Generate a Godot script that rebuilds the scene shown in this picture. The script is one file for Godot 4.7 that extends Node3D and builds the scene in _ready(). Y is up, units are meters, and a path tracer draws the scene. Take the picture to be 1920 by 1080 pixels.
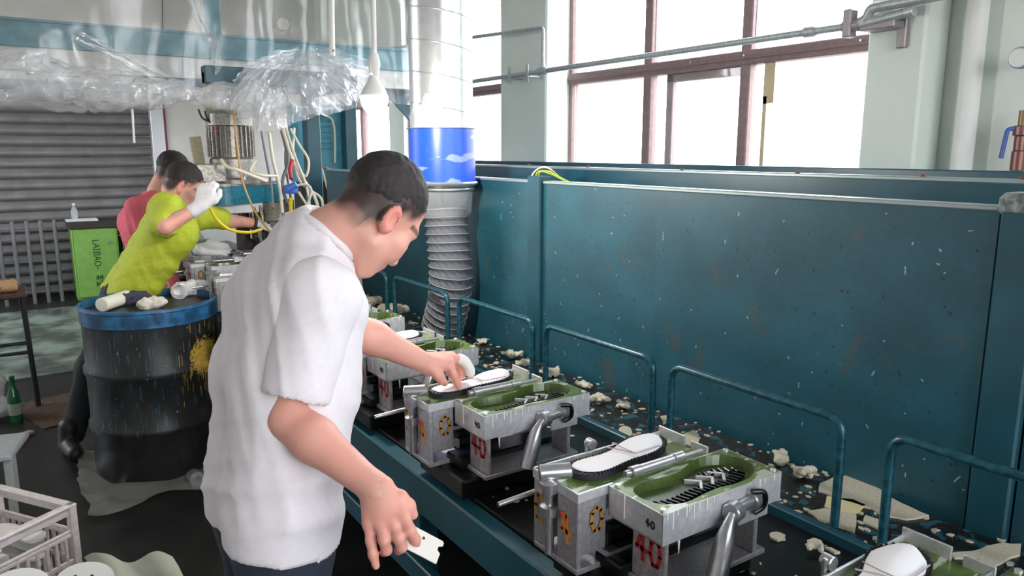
extends Node3D
# A shoe-sole moulding line beside a row of factory windows. Units are metres, y is up;
# the conveyor runs along z, the window wall stands at x = 3.5.

class MB:
	var v := PackedVector3Array()
	var n := PackedVector3Array()
	var uv := PackedVector2Array()
	var c := PackedColorArray()
	var idx := PackedInt32Array()
	var col := Color(1, 1, 1)
	func vert(p: Vector3, nn: Vector3, t: Vector2) -> int:
		v.append(p); n.append(nn); uv.append(t); c.append(col)
		return v.size() - 1
	func quad(a: Vector3, b: Vector3, cc: Vector3, d: Vector3, ua := Vector2.ZERO, ub := Vector2.ZERO, uc := Vector2.ZERO, ud := Vector2.ZERO) -> void:
		var nn := (cc - a).cross(d - b).normalized()
		if ua == uc:
			var w := (b - a).length()
			var h := (d - a).length()
			ub = Vector2(w, 0); uc = Vector2(w, h); ud = Vector2(0, h)
		var i := vert(a, nn, ua)
		vert(b, nn, ub); vert(cc, nn, uc); vert(d, nn, ud)
		idx.append_array([i, i + 2, i + 1, i, i + 3, i + 2])
	func tri(a: Vector3, b: Vector3, cc: Vector3) -> void:
		var nn := (b - a).cross(cc - a).normalized()
		var i := vert(a, nn, Vector2(a.x, a.z))
		vert(b, nn, Vector2(b.x, b.z)); vert(cc, nn, Vector2(cc.x, cc.z))
		idx.append_array([i, i + 2, i + 1])
	func box(ctr: Vector3, s: Vector3, bev := 0.0, bs := Basis.IDENTITY) -> void:
		var h := s * 0.5
		bev = minf(bev, minf(h.x, minf(h.y, h.z)) * 0.9)
		var i := h - Vector3.ONE * bev
		var ax := [0, 1, 2]
		for a in 3:
			for sg in [-1.0, 1.0]:
				var b = (a + 1) % 3
				var d = (a + 2) % 3
				var q := []
				for e in [[-1, -1], [1, -1], [1, 1], [-1, 1]]:
					var p := Vector3.ZERO
					p[a] = sg * h[a]; p[b] = e[0] * i[b] * sg; p[d] = e[1] * i[d]
					q.append(p)
				var uvs := []
				for p in q:
					var t = Vector2(p.x, p.y)
					if a == 0: t = Vector2(p.z, p.y)
					elif a == 1: t = Vector2(p.x, p.z)
					uvs.append(t + Vector2(ctr.x + ctr.z, ctr.y))
				quad(ctr + bs * q[0], ctr + bs * q[1], ctr + bs * q[2], ctr + bs * q[3], uvs[0], uvs[1], uvs[2], uvs[3])
		if bev <= 0.0: return
		for a in 3:
			var b = (a + 1) % 3
			var d = (a + 2) % 3
			for e in [[-1, -1], [1, -1], [1, 1], [-1, 1]]:
				var p0 := Vector3.ZERO; var p1 := Vector3.ZERO
				p0[b] = e[0] * h[b]; p0[d] = e[1] * i[d]
				p1[b] = e[0] * i[b]; p1[d] = e[1] * h[d]
				var q := [p0, p1, p1, p0]
				for k in 4: q[k][a] = i[a] * (-1.0 if k < 2 else 1.0)
				if e[0] * e[1] > 0: q = [q[3], q[2], q[1], q[0]]
				quad(ctr + bs * q[3], ctr + bs * q[2], ctr + bs * q[1], ctr + bs * q[0])
		for sx in [-1.0, 1.0]:
			for sy in [-1.0, 1.0]:
				for sz in [-1.0, 1.0]:
					var pa := Vector3(sx * h.x, sy * i.y, sz * i.z)
					var pb := Vector3(sx * i.x, sy * h.y, sz * i.z)
					var pc := Vector3(sx * i.x, sy * i.y, sz * h.z)
					if sx * sy * sz > 0: tri(ctr + bs * pa, ctr + bs * pb, ctr + bs * pc)
					else: tri(ctr + bs * pa, ctr + bs * pc, ctr + bs * pb)
	# axis-aligned box from two corners
	func span(a: Vector3, b: Vector3, bev := 0.0) -> void:
		box((a + b) * 0.5, (b - a).abs(), bev)
	func tube(pts: Array, r, sides := 10, cap := true) -> void:
		var m := pts.size()
		var up := Vector3.UP
		var t0: Vector3 = (pts[1] - pts[0]).normalized()
		if absf(t0.dot(up)) > 0.9: up = Vector3.RIGHT
		var len := 0.0
		var start := v.size()
		var rads := []
		var tans := []
		for k in m:
			var tg: Vector3
			if k == 0: tg = pts[1] - pts[0]
			elif k == m - 1: tg = pts[m - 1] - pts[m - 2]
			else: tg = (pts[k + 1] - pts[k]).normalized() + (pts[k] - pts[k - 1]).normalized()
			tg = tg.normalized()
			tans.append(tg)
			up = (up - tg * up.dot(tg)).normalized()
			var sd := tg.cross(up)
			if k > 0: len += pts[k].distance_to(pts[k - 1])
			var rr: float = r[k] if r is Array else r
			rads.append(rr)
			for s in sides + 1:
				var an := TAU * s / sides
				var dr := up * cos(an) + sd * sin(an)
				vert(pts[k] + dr * rr, dr, Vector2(rr * an, len))
		for k in m - 1:
			for s in sides:
				var a := start + k * (sides + 1) + s
				var b := a + sides + 1
				idx.append_array([a, b, a + 1, b, b + 1, a + 1])
		if cap:
			for e in [0, m - 1]:
				var nn: Vector3 = -tans[0] if e == 0 else tans[m - 1]
				var ce := vert(pts[e], nn, Vector2.ZERO)
				var f := v.size()
				for s in sides + 1:
					var q: int = start + e * (sides + 1) + s
					vert(v[q], nn, Vector2(n[q].x, n[q].y) * rads[e])
				for s in sides:
					if e == 0: idx.append_array([ce, f + s, f + s + 1])
					else: idx.append_array([ce, f + s + 1, f + s])
	# profile of (radius, height) pairs turned round the local y axis
	func lathe(pr: Array, segs: int, xf := Transform3D.IDENTITY, smooth := false) -> void:
		var len := 0.0
		for k in pr.size() - 1:
			var p: Vector2 = pr[k]
			var q: Vector2 = pr[k + 1]
			var d := (q - p)
			if d.length() < 1e-6: continue
			var n0 := Vector2(d.y, -d.x).normalized()
			var na := n0; var nb := n0
			if smooth:
				if k > 0:
					var d2: Vector2 = p - pr[k - 1]
					na = (n0 + Vector2(d2.y, -d2.x).normalized()).normalized()
				if k < pr.size() - 2:
					var d3: Vector2 = pr[k + 2] - q
					nb = (n0 + Vector2(d3.y, -d3.x).normalized()).normalized()
			var st := v.size()
			for s in segs + 1:
				var an := TAU * s / segs
				var cs := cos(an); var sn := sin(an)
				vert(xf * Vector3(p.x * cs, p.y, p.x * sn), (xf.basis * Vector3(na.x * cs, na.y, na.x * sn)).normalized(), Vector2(float(s) / segs, len))
				vert(xf * Vector3(q.x * cs, q.y, q.x * sn), (xf.basis * Vector3(nb.x * cs, nb.y, nb.x * sn)).normalized(), Vector2(float(s) / segs, len + d.length()))
			for s in segs:
				var a := st + s * 2
				idx.append_array([a, a + 2, a + 1, a + 1, a + 2, a + 3])
			len += d.length()
	# polygon in local x/z extruded up by h
	func prism(poly: PackedVector2Array, h: float, xf := Transform3D.IDENTITY) -> void:
		var t := Geometry2D.triangulate_polygon(poly)
		var area := 0.0
		for k in poly.size():
			var a := poly[k]; var b := poly[(k + 1) % poly.size()]
			area += a.x * b.y - b.x * a.y
		var nt := (xf.basis * Vector3.UP).normalized()
		var s0 := v.size()
		for p in poly: vert(xf * Vector3(p.x, h, p.y), nt, p)
		var s1 := v.size()
		for p in poly: vert(xf * Vector3(p.x, 0, p.y), -nt, p)
		for k in range(0, t.size(), 3):
			var a := t[k]; var b := t[k + 1]; var d := t[k + 2]
			if (poly[b] - poly[a]).cross(poly[d] - poly[a]) < 0.0:
				var q := b; b = d; d = q
			idx.append_array([s0 + a, s0 + b, s0 + d, s1 + a, s1 + d, s1 + b])
		for k in poly.size():
			var a := poly[k]; var b := poly[(k + 1) % poly.size()]
			if area < 0.0: var q := a; a = b; b = q
			quad(xf * Vector3(b.x, 0, b.y), xf * Vector3(a.x, 0, a.y), xf * Vector3(a.x, h, a.y), xf * Vector3(b.x, h, b.y))
	# a brush stroke: flat ribbon of the given width standing a little proud of a face
	func stroke(pts: Array, w: float, xf: Transform3D, h := 0.0006) -> void:
		for k in pts.size() - 1:
			var a: Vector2 = pts[k]; var b: Vector2 = pts[k + 1]
			var d := (b - a).normalized() * w * 0.5
			var s := Vector2(-d.y, d.x)
			a -= d * 0.6; b += d * 0.6
			var q := [a - s, b - s, b + s, a + s]
			quad(xf * Vector3(q[0].x, q[0].y, h), xf * Vector3(q[1].x, q[1].y, h), xf * Vector3(q[2].x, q[2].y, h), xf * Vector3(q[3].x, q[3].y, h))
			for e in 4:
				var p: Vector2 = q[e]; var r: Vector2 = q[(e + 1) % 4]
				quad(xf * Vector3(p.x, p.y, 0), xf * Vector3(r.x, r.y, 0), xf * Vector3(r.x, r.y, h), xf * Vector3(p.x, p.y, h))
	# smooth sheet from rows of points
	func sheet(rows: Array, double := 0.0) -> void:
		var nv := rows.size()
		var nu: int = rows[0].size()
		var st := v.size()
		for j in nv:
			for i in nu:
				var du: Vector3 = rows[j][mini(i + 1, nu - 1)] - rows[j][maxi(i - 1, 0)]
				var dv: Vector3 = rows[mini(j + 1, nv - 1)][i] - rows[maxi(j - 1, 0)][i]
				vert(rows[j][i], dv.cross(du).normalized(), Vector2(float(i) / (nu - 1), float(j) / (nv - 1)))
		for j in nv - 1:
			for i in nu - 1:
				var a := st + j * nu + i
				idx.append_array([a, a + 1, a + nu, a + 1, a + nu + 1, a + nu])
	func mesh() -> ArrayMesh:
		var ar := []
		ar.resize(Mesh.ARRAY_MAX)
		ar[Mesh.ARRAY_VERTEX] = v; ar[Mesh.ARRAY_NORMAL] = n; ar[Mesh.ARRAY_TEX_UV] = uv
		ar[Mesh.ARRAY_COLOR] = c; ar[Mesh.ARRAY_INDEX] = idx
		var m := ArrayMesh.new()
		m.add_surface_from_arrays(Mesh.PRIMITIVE_TRIANGLES, ar)
		return m

# Smooth union of tapered capsules ("c": a, b, ra, rb), ellipsoids ("e": centre, radii, basis),
# carvings ("-c", "-e") and cutting planes ("p": point, outward normal), meshed as surface nets.
func surface(mb: MB, prims: Array, cell: float, k: float, style := "") -> void:
	var lo := Vector3.ONE * 1e6
	var hi := -lo
	for p in prims:
		if p[0] == "c":
			var r := maxf(p[3], p[4])
			lo = lo.min(p[1] - Vector3.ONE * r).min(p[2] - Vector3.ONE * r)
			hi = hi.max(p[1] + Vector3.ONE * r).max(p[2] + Vector3.ONE * r)
		elif p[0] == "e":
			var r := maxf(p[2].x, maxf(p[2].y, p[2].z))
			lo = lo.min(p[1] - Vector3.ONE * r); hi = hi.max(p[1] + Vector3.ONE * r)
	lo -= Vector3.ONE * cell * 3.0; hi += Vector3.ONE * cell * 3.0
	var nx := int((hi.x - lo.x) / cell) + 2
	var ny := int((hi.y - lo.y) / cell) + 2
	var nz := int((hi.z - lo.z) / cell) + 2
	var f := PackedFloat32Array()
	f.resize(nx * ny * nz)
	f.fill(0.5)
	for p in prims:
		var kind: String = p[0]
		var plo := Vector3.ZERO
		var phi := Vector3.ZERO
		var mg := k + cell * 2.5
		if kind == "p":
			plo = lo; phi = hi
		elif kind.ends_with("c"):
			var r := maxf(p[3], p[4]) + mg
			plo = p[1].min(p[2]) - Vector3.ONE * r; phi = p[1].max(p[2]) + Vector3.ONE * r
		else:
			var r := maxf(p[2].x, maxf(p[2].y, p[2].z)) + mg
			plo = p[1] - Vector3.ONE * r; phi = p[1] + Vector3.ONE * r
		var i0 := clampi(int((plo.x - lo.x) / cell), 0, nx - 1)
		var i1 := clampi(int((phi.x - lo.x) / cell) + 1, 0, nx - 1)
		var j0 := clampi(int((plo.y - lo.y) / cell), 0, ny - 1)
		var j1 := clampi(int((phi.y - lo.y) / cell) + 1, 0, ny - 1)
		var k0 := clampi(int((plo.z - lo.z) / cell), 0, nz - 1)
		var k1 := clampi(int((phi.z - lo.z) / cell) + 1, 0, nz - 1)
		var kk := k
		if kind == "c" and p.size() > 5: kk = p[5]
		if kind == "e" and p.size() > 4: kk = p[4]
		var cut := kind.begins_with("-")
		if cut: kk = minf(k, 0.006)
		var a: Vector3 = p[1]
		var ab := Vector3.ZERO
		var ra := 0.0
		var rd := 0.0
		var il := 0.0
		var inv := Basis.IDENTITY
		var ir := Vector3.ONE
		var mode := 0
		if kind.ends_with("c"):
			ab = p[2] - a; ra = p[3]; rd = p[4] - p[3]; il = 1.0 / maxf(ab.length_squared(), 1e-9)
		elif kind.ends_with("e"):
			mode = 1
			ir = Vector3.ONE / p[2]
			if p.size() > 3 and p[3] is Basis: inv = (p[3] as Basis).transposed()
		else:
			mode = 2
			ab = p[2]
		for z in range(k0, k1 + 1):
			for y in range(j0, j1 + 1):
				var o := nx * (y + ny * z)
				var q := Vector3(lo.x + i0 * cell, lo.y + y * cell, lo.z + z * cell) - a
				for x in range(i0, i1 + 1):
					var d: float
					if mode == 0:
						var t := clampf(q.dot(ab) * il, 0.0, 1.0)
						d = (q - ab * t).length() - ra - rd * t
					elif mode == 1:
						var e := inv * q * ir
						var l := e.length()
						d = l * (l - 1.0) / maxf((e * ir).length(), 1e-6)
					else:
						d = q.dot(ab)
					q.x += cell
					var g := f[o + x]
					if mode == 2:
						if d > g: f[o + x] = d
					elif cut:
						d = -d
						var h := maxf(kk - absf(g - d), 0.0)
						f[o + x] = maxf(g, d) + h * h * 0.25 / kk
					else:
						var h := maxf(kk - absf(g - d), 0.0)
						f[o + x] = minf(g, d) - h * h * 0.25 / kk
	var vid := PackedInt32Array()
	vid.resize(nx * ny * nz)
	vid.fill(-1)
	var base := mb.v.size()
	var sx := 1; var sy := nx; var sz := nx * ny
	var offs := PackedInt32Array([0, sx, sy, sx + sy, sz, sx + sz, sy + sz, sx + sy + sz])
	var ed := [[0, 1], [2, 3], [4, 5], [6, 7], [0, 2], [1, 3], [4, 6], [5, 7], [0, 4], [1, 5], [2, 6], [3, 7]]
	var pos := PackedVector3Array()
	var act := PackedInt32Array()
	for z in nz - 1:
		for y in ny - 1:
			var o := nx * (y + ny * z)
			for x in nx - 1:
				var b := o + x
				if absf(f[b]) > cell * 2.0: continue
				var s := 0
				for e in 8:
					if f[b + offs[e]] < 0.0: s += 1
				if s == 0 or s == 8: continue
				var sum := Vector3.ZERO
				var cnt := 0
				for e in ed:
					var fa := f[b + offs[e[0]]]
					var fb := f[b + offs[e[1]]]
					if (fa < 0.0) != (fb < 0.0):
						var t := fa / (fa - fb)
						var ea: int = e[0]; var eb: int = e[1]
						var pa := Vector3(ea & 1, (ea >> 1) & 1, ea >> 2)
						var pb := Vector3(eb & 1, (eb >> 1) & 1, eb >> 2)
						sum += pa.lerp(pb, t)
						cnt += 1
				vid[b] = pos.size()
				pos.append(lo + (Vector3(x, y, z) + sum / cnt) * cell)
				act.append(b)
	var ix := PackedInt32Array()
	var dirs := [[sx, sy, sz], [sy, sz, sx], [sz, sx, sy]]
	for b in act:
		var f0 := f[b] < 0.0
		for d in dirs:
			var f1 := f[b + d[0]] < 0.0
			if f0 == f1: continue
			var q0 := vid[b]
			var q1 := vid[b - d[1]]
			var q2 := vid[b - d[1] - d[2]]
			var q3 := vid[b - d[2]]
			if q1 < 0 or q2 < 0 or q3 < 0: continue
			if f0: ix.append_array([q0, q2, q1, q0, q3, q2])
			else: ix.append_array([q0, q1, q2, q0, q2, q3])
	for pass_no in 2:
		var nn := PackedVector3Array()
		nn.resize(pos.size())
		for t in range(0, ix.size(), 3):
			var a := ix[t]; var b := ix[t + 1]; var d := ix[t + 2]
			var cr := (pos[d] - pos[a]).cross(pos[b] - pos[a])
			nn[a] += cr; nn[b] += cr; nn[d] += cr
		for i in nn.size(): nn[i] = nn[i].normalized()
		if pass_no == 0 and style.begins_with("cloth"):
			for i in pos.size(): pos[i] += nn[i] * fold(style, pos[i], nn[i])
			continue
		for i in pos.size():
			if style != "": mb.col = tint(style, pos[i], nn[i])
			mb.vert(pos[i], nn[i], Vector2(pos[i].x + pos[i].z, pos[i].y))
		break
	for t in ix: mb.idx.append(t + base)
	mb.col = Color(1, 1, 1)

var mats := {}
var counts := {}

func srgb(r: float, g: float, b: float) -> Color:
	return Color(r / 255.0, g / 255.0, b / 255.0)
func lin(r: float, g: float, b: float) -> Color:
	return srgb(r, g, b).srgb_to_linear()

# grey seamless noise used as a multiplier of a base colour
func grime(seed_no: int, freq: float, lo: float, hi: float, size := 256, contrast := 1.0) -> ImageTexture:
	var fn := FastNoiseLite.new()
	fn.seed = seed_no; fn.frequency = freq; fn.noise_type = FastNoiseLite.TYPE_SIMPLEX_SMOOTH
	fn.fractal_octaves = 5
	var im := fn.get_seamless_image(size, size)
	im.convert(Image.FORMAT_L8)
	var d := im.get_data()
	for i in d.size():
		var t := clampf((d[i] / 255.0 - 0.5) * contrast + 0.5, 0.0, 1.0)
		d[i] = int(255.0 * lerpf(lo, hi, t))
	im = Image.create_from_data(size, size, false, Image.FORMAT_L8, d)
	im.generate_mipmaps()
	return ImageTexture.create_from_image(im)

func mat(key: String, col: Color, rough := 0.6, metal := 0.0, tex: Texture2D = null, scale := 1.0, world := true) -> StandardMaterial3D:
	if mats.has(key): return mats[key]
	var m := StandardMaterial3D.new()
	m.albedo_color = col; m.roughness = rough; m.metallic = metal
	if tex:
		m.albedo_texture = tex
		if world:
			m.uv1_triplanar = true; m.uv1_world_triplanar = true
		m.uv1_scale = Vector3.ONE * scale
	mats[key] = m
	return m

func numbered(called: String) -> String:
	if not counts.has(called):
		counts[called] = 0
		return called
	counts[called] += 1
	return "%s_%03d" % [called, counts[called]]

func part(mb: MB, called: String, m: Material, parent: Node3D) -> MeshInstance3D:
	var o := MeshInstance3D.new()
	o.name = called
	o.mesh = mb.mesh()
	o.material_override = m
	parent.add_child(o, true)
	return o

func share(src: Mesh, called: String, m: Material, parent: Node3D, xf := Transform3D.IDENTITY) -> MeshInstance3D:
	var o := MeshInstance3D.new()
	o.name = called; o.mesh = src; o.material_override = m; o.transform = xf
	parent.add_child(o, true)
	return o

func thing(called: String, label: String, category: String, at := Vector3.ZERO, group := "") -> Node3D:
	var o := Node3D.new()
	o.name = numbered(called)
	add_child(o)
	o.position = at
	o.set_meta("label", label); o.set_meta("category", category)
	if group: o.set_meta("group", group)
	return o

func single(mb: MB, called: String, m: Material, label: String, category: String, group := "") -> MeshInstance3D:
	var o := part(mb, numbered(called), m, self)
	o.set_meta("label", label); o.set_meta("category", category)
	if group: o.set_meta("group", group)
	return o

func struct(mb: MB, called: String, m: Material, parent: Node3D = null) -> MeshInstance3D:
	var o := part(mb, called, m, parent if parent else self)
	if parent == null: o.set_meta("kind", "structure")
	return o

func look(x: Vector3, y: Vector3, z: Vector3, o := Vector3.ZERO) -> Transform3D:
	return Transform3D(Basis(x, y, z), o)
# turns local y to point along d
func along(o: Vector3, d: Vector3) -> Transform3D:
	var y := d.normalized()
	var x := y.cross(Vector3(0.3, 0.1, 0.95)).normalized()
	return Transform3D(Basis(x, y, x.cross(y)), o)
func cyl(mb: MB, a: Vector3, b: Vector3, r: float, segs := 14, bev := 0.0) -> void:
	var l := a.distance_to(b)
	var bv := bev if bev > 0.0 else r * 0.12
	mb.lathe([Vector2(0, 0), Vector2(r - bv, 0), Vector2(r, bv), Vector2(r, l - bv), Vector2(r - bv, l), Vector2(0, l)], segs, along(a, b - a))
func bend(pts: Array, r: float, steps := 5) -> Array:
	var out := [pts[0]]
	for k in range(1, pts.size() - 1):
		var a: Vector3 = (pts[k - 1] - pts[k]).normalized() * r + pts[k]
		var b: Vector3 = (pts[k + 1] - pts[k]).normalized() * r + pts[k]
		for s in steps + 1:
			var t := float(s) / steps
			out.append(a.lerp(pts[k], t).lerp(pts[k].lerp(b, t), t))
	out.append(pts[-1])
	return out
func curve(pts: Array, steps := 6) -> Array:
	var out := []
	for k in pts.size() - 1:
		var p0: Vector3 = pts[maxi(k - 1, 0)]
		var p3: Vector3 = pts[mini(k + 2, pts.size() - 1)]
		for s in steps: out.append(pts[k].cubic_interpolate(pts[k + 1], p0, p3, float(s) / steps))
	out.append(pts[-1])
	return out

var teal: StandardMaterial3D
var alu: StandardMaterial3D
var steel: StandardMaterial3D
var black_oil: StandardMaterial3D
var cream: StandardMaterial3D
var film: StandardMaterial3D
var glove: StandardMaterial3D
var white_paint: StandardMaterial3D
var rng := RandomNumberGenerator.new()

func _ready() -> void:
	rng.seed = 71
	# --- camera, sky, exposure
	var cam := Camera3D.new()
	cam.name = "camera"
	cam.position = Vector3(0, 1.6, 0)
	cam.rotation = Vector3(-atan(257.0 / 1400.0), -atan(960.0 / sqrt(1400.0 * 1400.0 + 257.0 * 257.0)), 0)
	cam.fov = rad_to_deg(2.0 * atan(540.0 / 1400.0))
	cam.near = 0.05
	add_child(cam)
	var env := Environment.new()
	env.background_mode = Environment.BG_SKY
	var sky := Sky.new()
	var sm := ProceduralSkyMaterial.new()
	sm.sky_top_color = Color(0.93, 0.96, 1.0); sm.sky_horizon_color = Color(1, 1, 1)
	sm.ground_horizon_color = Color(0.8, 0.8, 0.79); sm.ground_bottom_color = Color(0.5, 0.5, 0.49)
	sm.sun_angle_max = 0.0
	sm.energy_multiplier = 9.0
	sky.sky_material = sm
	env.sky = sky
	env.ambient_light_source = Environment.AMBIENT_SOURCE_DISABLED
	env.tonemap_mode = Environment.TONE_MAPPER_LINEAR
	env.tonemap_exposure = 1.3
	env.sdfgi_enabled = true; env.ssao_enabled = true; env.ssil_enabled = true
	var we := WorldEnvironment.new()
	we.environment = env
	add_child(we)
	# --- materials used in many places
	var g1 := grime(3, 0.012, 0.8, 1.0, 256, 1.3)
	var g2 := grime(9, 0.03, 0.9, 1.0, 256, 1.2)
	var g3 := grime(21, 0.02, 0.62, 1.0, 256, 1.4)
	teal = mat("teal", srgb(30, 84, 99), 0.36, 0.0, g1, 0.9)
	alu = mat("alu", srgb(230, 230, 233), 0.36, 0.6, g2, 6.0)
	steel = mat("steel", srgb(200, 200, 203), 0.28, 0.85, g2, 5.0)
	black_oil = mat("black_oil", srgb(17, 18, 19), 0.32, 0.0, g3, 2.0)
	cream = mat("cream", srgb(222, 216, 192), 0.6, 0.0, g2, 7.0)
	white_paint = mat("white_paint", srgb(232, 232, 228), 0.55, 0.0, grime(10, 0.02, 0.95, 1.0), 1.0)
	glove = mat("glove", srgb(232, 230, 232), 0.9, 0.0, g2, 12.0)
	film = mat("film", Color(0.93, 0.94, 0.96, 0.2), 0.12)
	film.transparency = BaseMaterial3D.TRANSPARENCY_ALPHA
	film.cull_mode = BaseMaterial3D.CULL_DISABLED
	build_room(g1, g2, g3)
	build_line()
	build_moulds()
	build_services()
	build_far_side()
	build_left_side()
	build_people()
	build_scraps()

func build_room(g1: Texture2D, g2: Texture2D, g3: Texture2D) -> void:
	var floor_m := mat("floor", srgb(36, 36, 35), 0.4, 0.0, g3, 0.7)
	var wall_m := mat("wall", srgb(226, 234, 226), 0.8, 0.0, grime(5, 0.006, 0.93, 1.0), 0.5)
	var grey_m := mat("wall_grey", srgb(222, 219, 214), 0.85, 0.0, grime(6, 0.008, 0.86, 1.0), 0.5)
	var mb := MB.new()
	mb.span(Vector3(-3.2, -0.12, -10.0), Vector3(3.8, 0, 3.2))
	struct(mb, "floor", floor_m)
	mb = MB.new()
	mb.span(Vector3(-3.2, 4.0, -10.0), Vector3(3.8, 4.15, 3.2))
	struct(mb, "ceiling", grey_m)
	# window wall: sill band, lintel, piers between the openings, pilasters standing proud
	var open_z := [[-9.35, -7.55], [-7.2, -5.17], [-4.52, -1.9], [-0.5, 2.4]]
	mb = MB.new()
	mb.span(Vector3(3.5, 0, -9.85), Vector3(3.72, 1.05, 3.05))
	mb.span(Vector3(3.5, 3.35, -9.85), Vector3(3.72, 4.0, 3.05))
	var zs := [-9.85]
	for o in open_z: zs.append_array(o)
	zs.append(3.05)
	for k in range(0, zs.size(), 2): mb.span(Vector3(3.5, 1.05, zs[k]), Vector3(3.72, 3.35, zs[k + 1]))
	mb.span(Vector3(3.5, 2.2, -9.35), Vector3(3.72, 3.35, -7.55))
	mb.span(Vector3(3.3, 0, -5.06), Vector3(3.5, 4.0, -4.46), 0.012)
	mb.span(Vector3(3.3, 0, -2.02), Vector3(3.5, 4.0, -1.76), 0.012)
	struct(mb, "wall_right", wall_m)
	# end wall with the roller door opening
	mb = MB.new()
	mb.span(Vector3(1.56, 0, -9.85), Vector3(3.5, 4.0, -9.7))
	mb.span(Vector3(-1.0, 2.35, -9.85), Vector3(1.56, 4.0, -9.7))
	mb.span(Vector3(-3.0, 0, -9.85), Vector3(-1.0, 4.0, -9.7))
	mb.span(Vector3(-1.0, 0, -9.97), Vector3(1.56, 2.35, -9.9))
	struct(mb, "wall_back", grey_m)
	# left wall and the wall behind the camera, each with a row of windows onto the same overcast sky
	mb = MB.new()
	mb.span(Vector3(-3.15, 0, -9.85), Vector3(-3.0, 1.1, 3.05))
	mb.span(Vector3(-3.15, 3.3, -9.85), Vector3(-3.0, 4.0, 3.05))
	for p in [[-9.85, -8.9], [-5.6, 3.05]]: mb.span(Vector3(-3.15, 1.1, p[0]), Vector3(-3.0, 3.3, p[1]))
	struct(mb, "wall_left", grey_m)
	mb = MB.new()
	mb.span(Vector3(-3.0, 0, 2.9), Vector3(3.5, 1.0, 3.05))
	mb.span(Vector3(-3.0, 3.3, 2.9), Vector3(3.5, 4.0, 3.05))
	for p in [[-3.0, -0.5], [2.9, 3.5]]: mb.span(Vector3(p[0], 1.0, 2.9), Vector3(p[1], 3.3, 3.05))
	struct(mb, "wall_front", grey_m)
	# windows
	var fm := mat("window_frame", srgb(140, 114, 114), 0.45, 0.1, g2, 3.0)
	var gm := mat("glass", Color(0.96, 0.98, 0.98, 0.06), 0.03)
	gm.transparency = BaseMaterial3D.TRANSPARENCY_ALPHA
	var win_no := 0
	var spec := [
		[-4.52, -1.9, [-3.7, -2.91]],
		[-7.2, -5.17, [-6.2]],
		[-9.35, -7.55, [-8.45]],
		[-0.5, 2.4, [0.45, 1.4]]]
	for w in spec:
		win_no += 1
		var o := Node3D.new()
		o.name = "window_%d" % win_no
		add_child(o)
		o.set_meta("kind", "structure")
		var fx := 3.56
		mb = MB.new()
		for z in [w[0], w[1]]: mb.span(Vector3(fx, 1.05, z - 0.03), Vector3(fx + 0.07, 3.35 if win_no != 3 else 2.2, z + 0.03), 0.006)
		var top: float = 2.2 if win_no == 3 else 3.35
		for y in [1.08, top - 0.03]: mb.span(Vector3(fx, y - 0.03, w[0]), Vector3(fx + 0.07, y + 0.03, w[1]), 0.006)
		part(mb, "window_frame", fm, o)
		mb = MB.new()
		mb.span(Vector3(fx - 0.01, 2.08, w[0]), Vector3(fx + 0.08, 2.16, w[1]), 0.006)
		mb.span(Vector3(fx - 0.02, 2.11, w[0]), Vector3(fx, 2.125, w[1]), 0.003)
		part(mb, "transom", fm, o)
		var edges: Array = [w[0]] + w[2] + [w[1]]
		for z in w[2]:
			mb = MB.new()
			mb.span(Vector3(fx, 1.05, z - 0.035), Vector3(fx + 0.07, top, z + 0.035), 0.006)
			part(mb, "mullion", fm, o)
		for k in edges.size() - 1:
			for yy in [[1.11, 2.08], [2.16, top - 0.06]]:
				if yy[1] - yy[0] < 0.1: continue
				mb = MB.new()
				mb.span(Vector3(fx + 0.03, yy[0], edges[k] + 0.035), Vector3(fx + 0.036, yy[1], edges[k + 1] - 0.035))
				part(mb, "pane", gm, o)
		if win_no == 1:
			mb = MB.new()   # sliding sash standing a hand's width beside the middle mullion
			mb.span(Vector3(fx + 0.04, 1.08, -3.56), Vector3(fx + 0.075, 2.08, -3.5), 0.004)
			mb.span(Vector3(fx + 0.04, 2.03, -3.56), Vector3(fx + 0.075, 2.08, -2.91), 0.004)
			part(mb, "sash", fm, o)
			mb = MB.new()   # torn strip of brown tape left on the sash
			var tp := mat("tape", srgb(205, 186, 150), 0.6)
			mb.span(Vector3(fx + 0.02, 1.1, -2.79), Vector3(fx + 0.024, 1.9, -2.765))
			mb.span(Vector3(fx + 0.02, 1.86, -2.79), Vector3(fx + 0.024, 2.08, -2.72))
			mb.span(Vector3(fx + 0.02, 1.1, -2.79), Vector3(fx + 0.024, 1.3, -2.74))
			part(mb, "tape_strip", tp, o)
			mb = MB.new()
			for z in [-3.3, -2.9, -2.2]: cyl(mb, Vector3(fx - 0.022, 2.13, z), Vector3(fx - 0.028, 2.13, z), 0.006, 8)
			part(mb, "screw", steel, o)
	# windows outside the frame
	for w in [[Vector3(-3.1, 1.1, -8.9), Vector3(-3.1, 3.3, -5.6)], [Vector3(-0.5, 1.0, 2.98), Vector3(2.9, 3.3, 2.98)]]:
		win_no += 1
		var o := Node3D.new()
		o.name = "window_%d" % win_no
		add_child(o)
		o.set_meta("kind", "structure")
		var a: Vector3 = w[0]
		var b: Vector3 = w[1]
		var e := Vector3(0.03, 0, 0) if a.x == b.x else Vector3(0, 0, 0.03)
		mb = MB.new()
		var mid := (a + b) * 0.5
		mb.span(Vector3(mid.x, a.y, mid.z) - Vector3(0.03, 0, 0.03), Vector3(mid.x, b.y, mid.z) + Vector3(0.03, 0, 0.03))
		mb.span(Vector3(a.x, 2.2, a.z) - e, Vector3(b.x, 2.26, b.z) + e)
		mb.span(Vector3(a.x, a.y, a.z) - e, Vector3(b.x, a.y + 0.05, b.z) + e)
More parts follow.
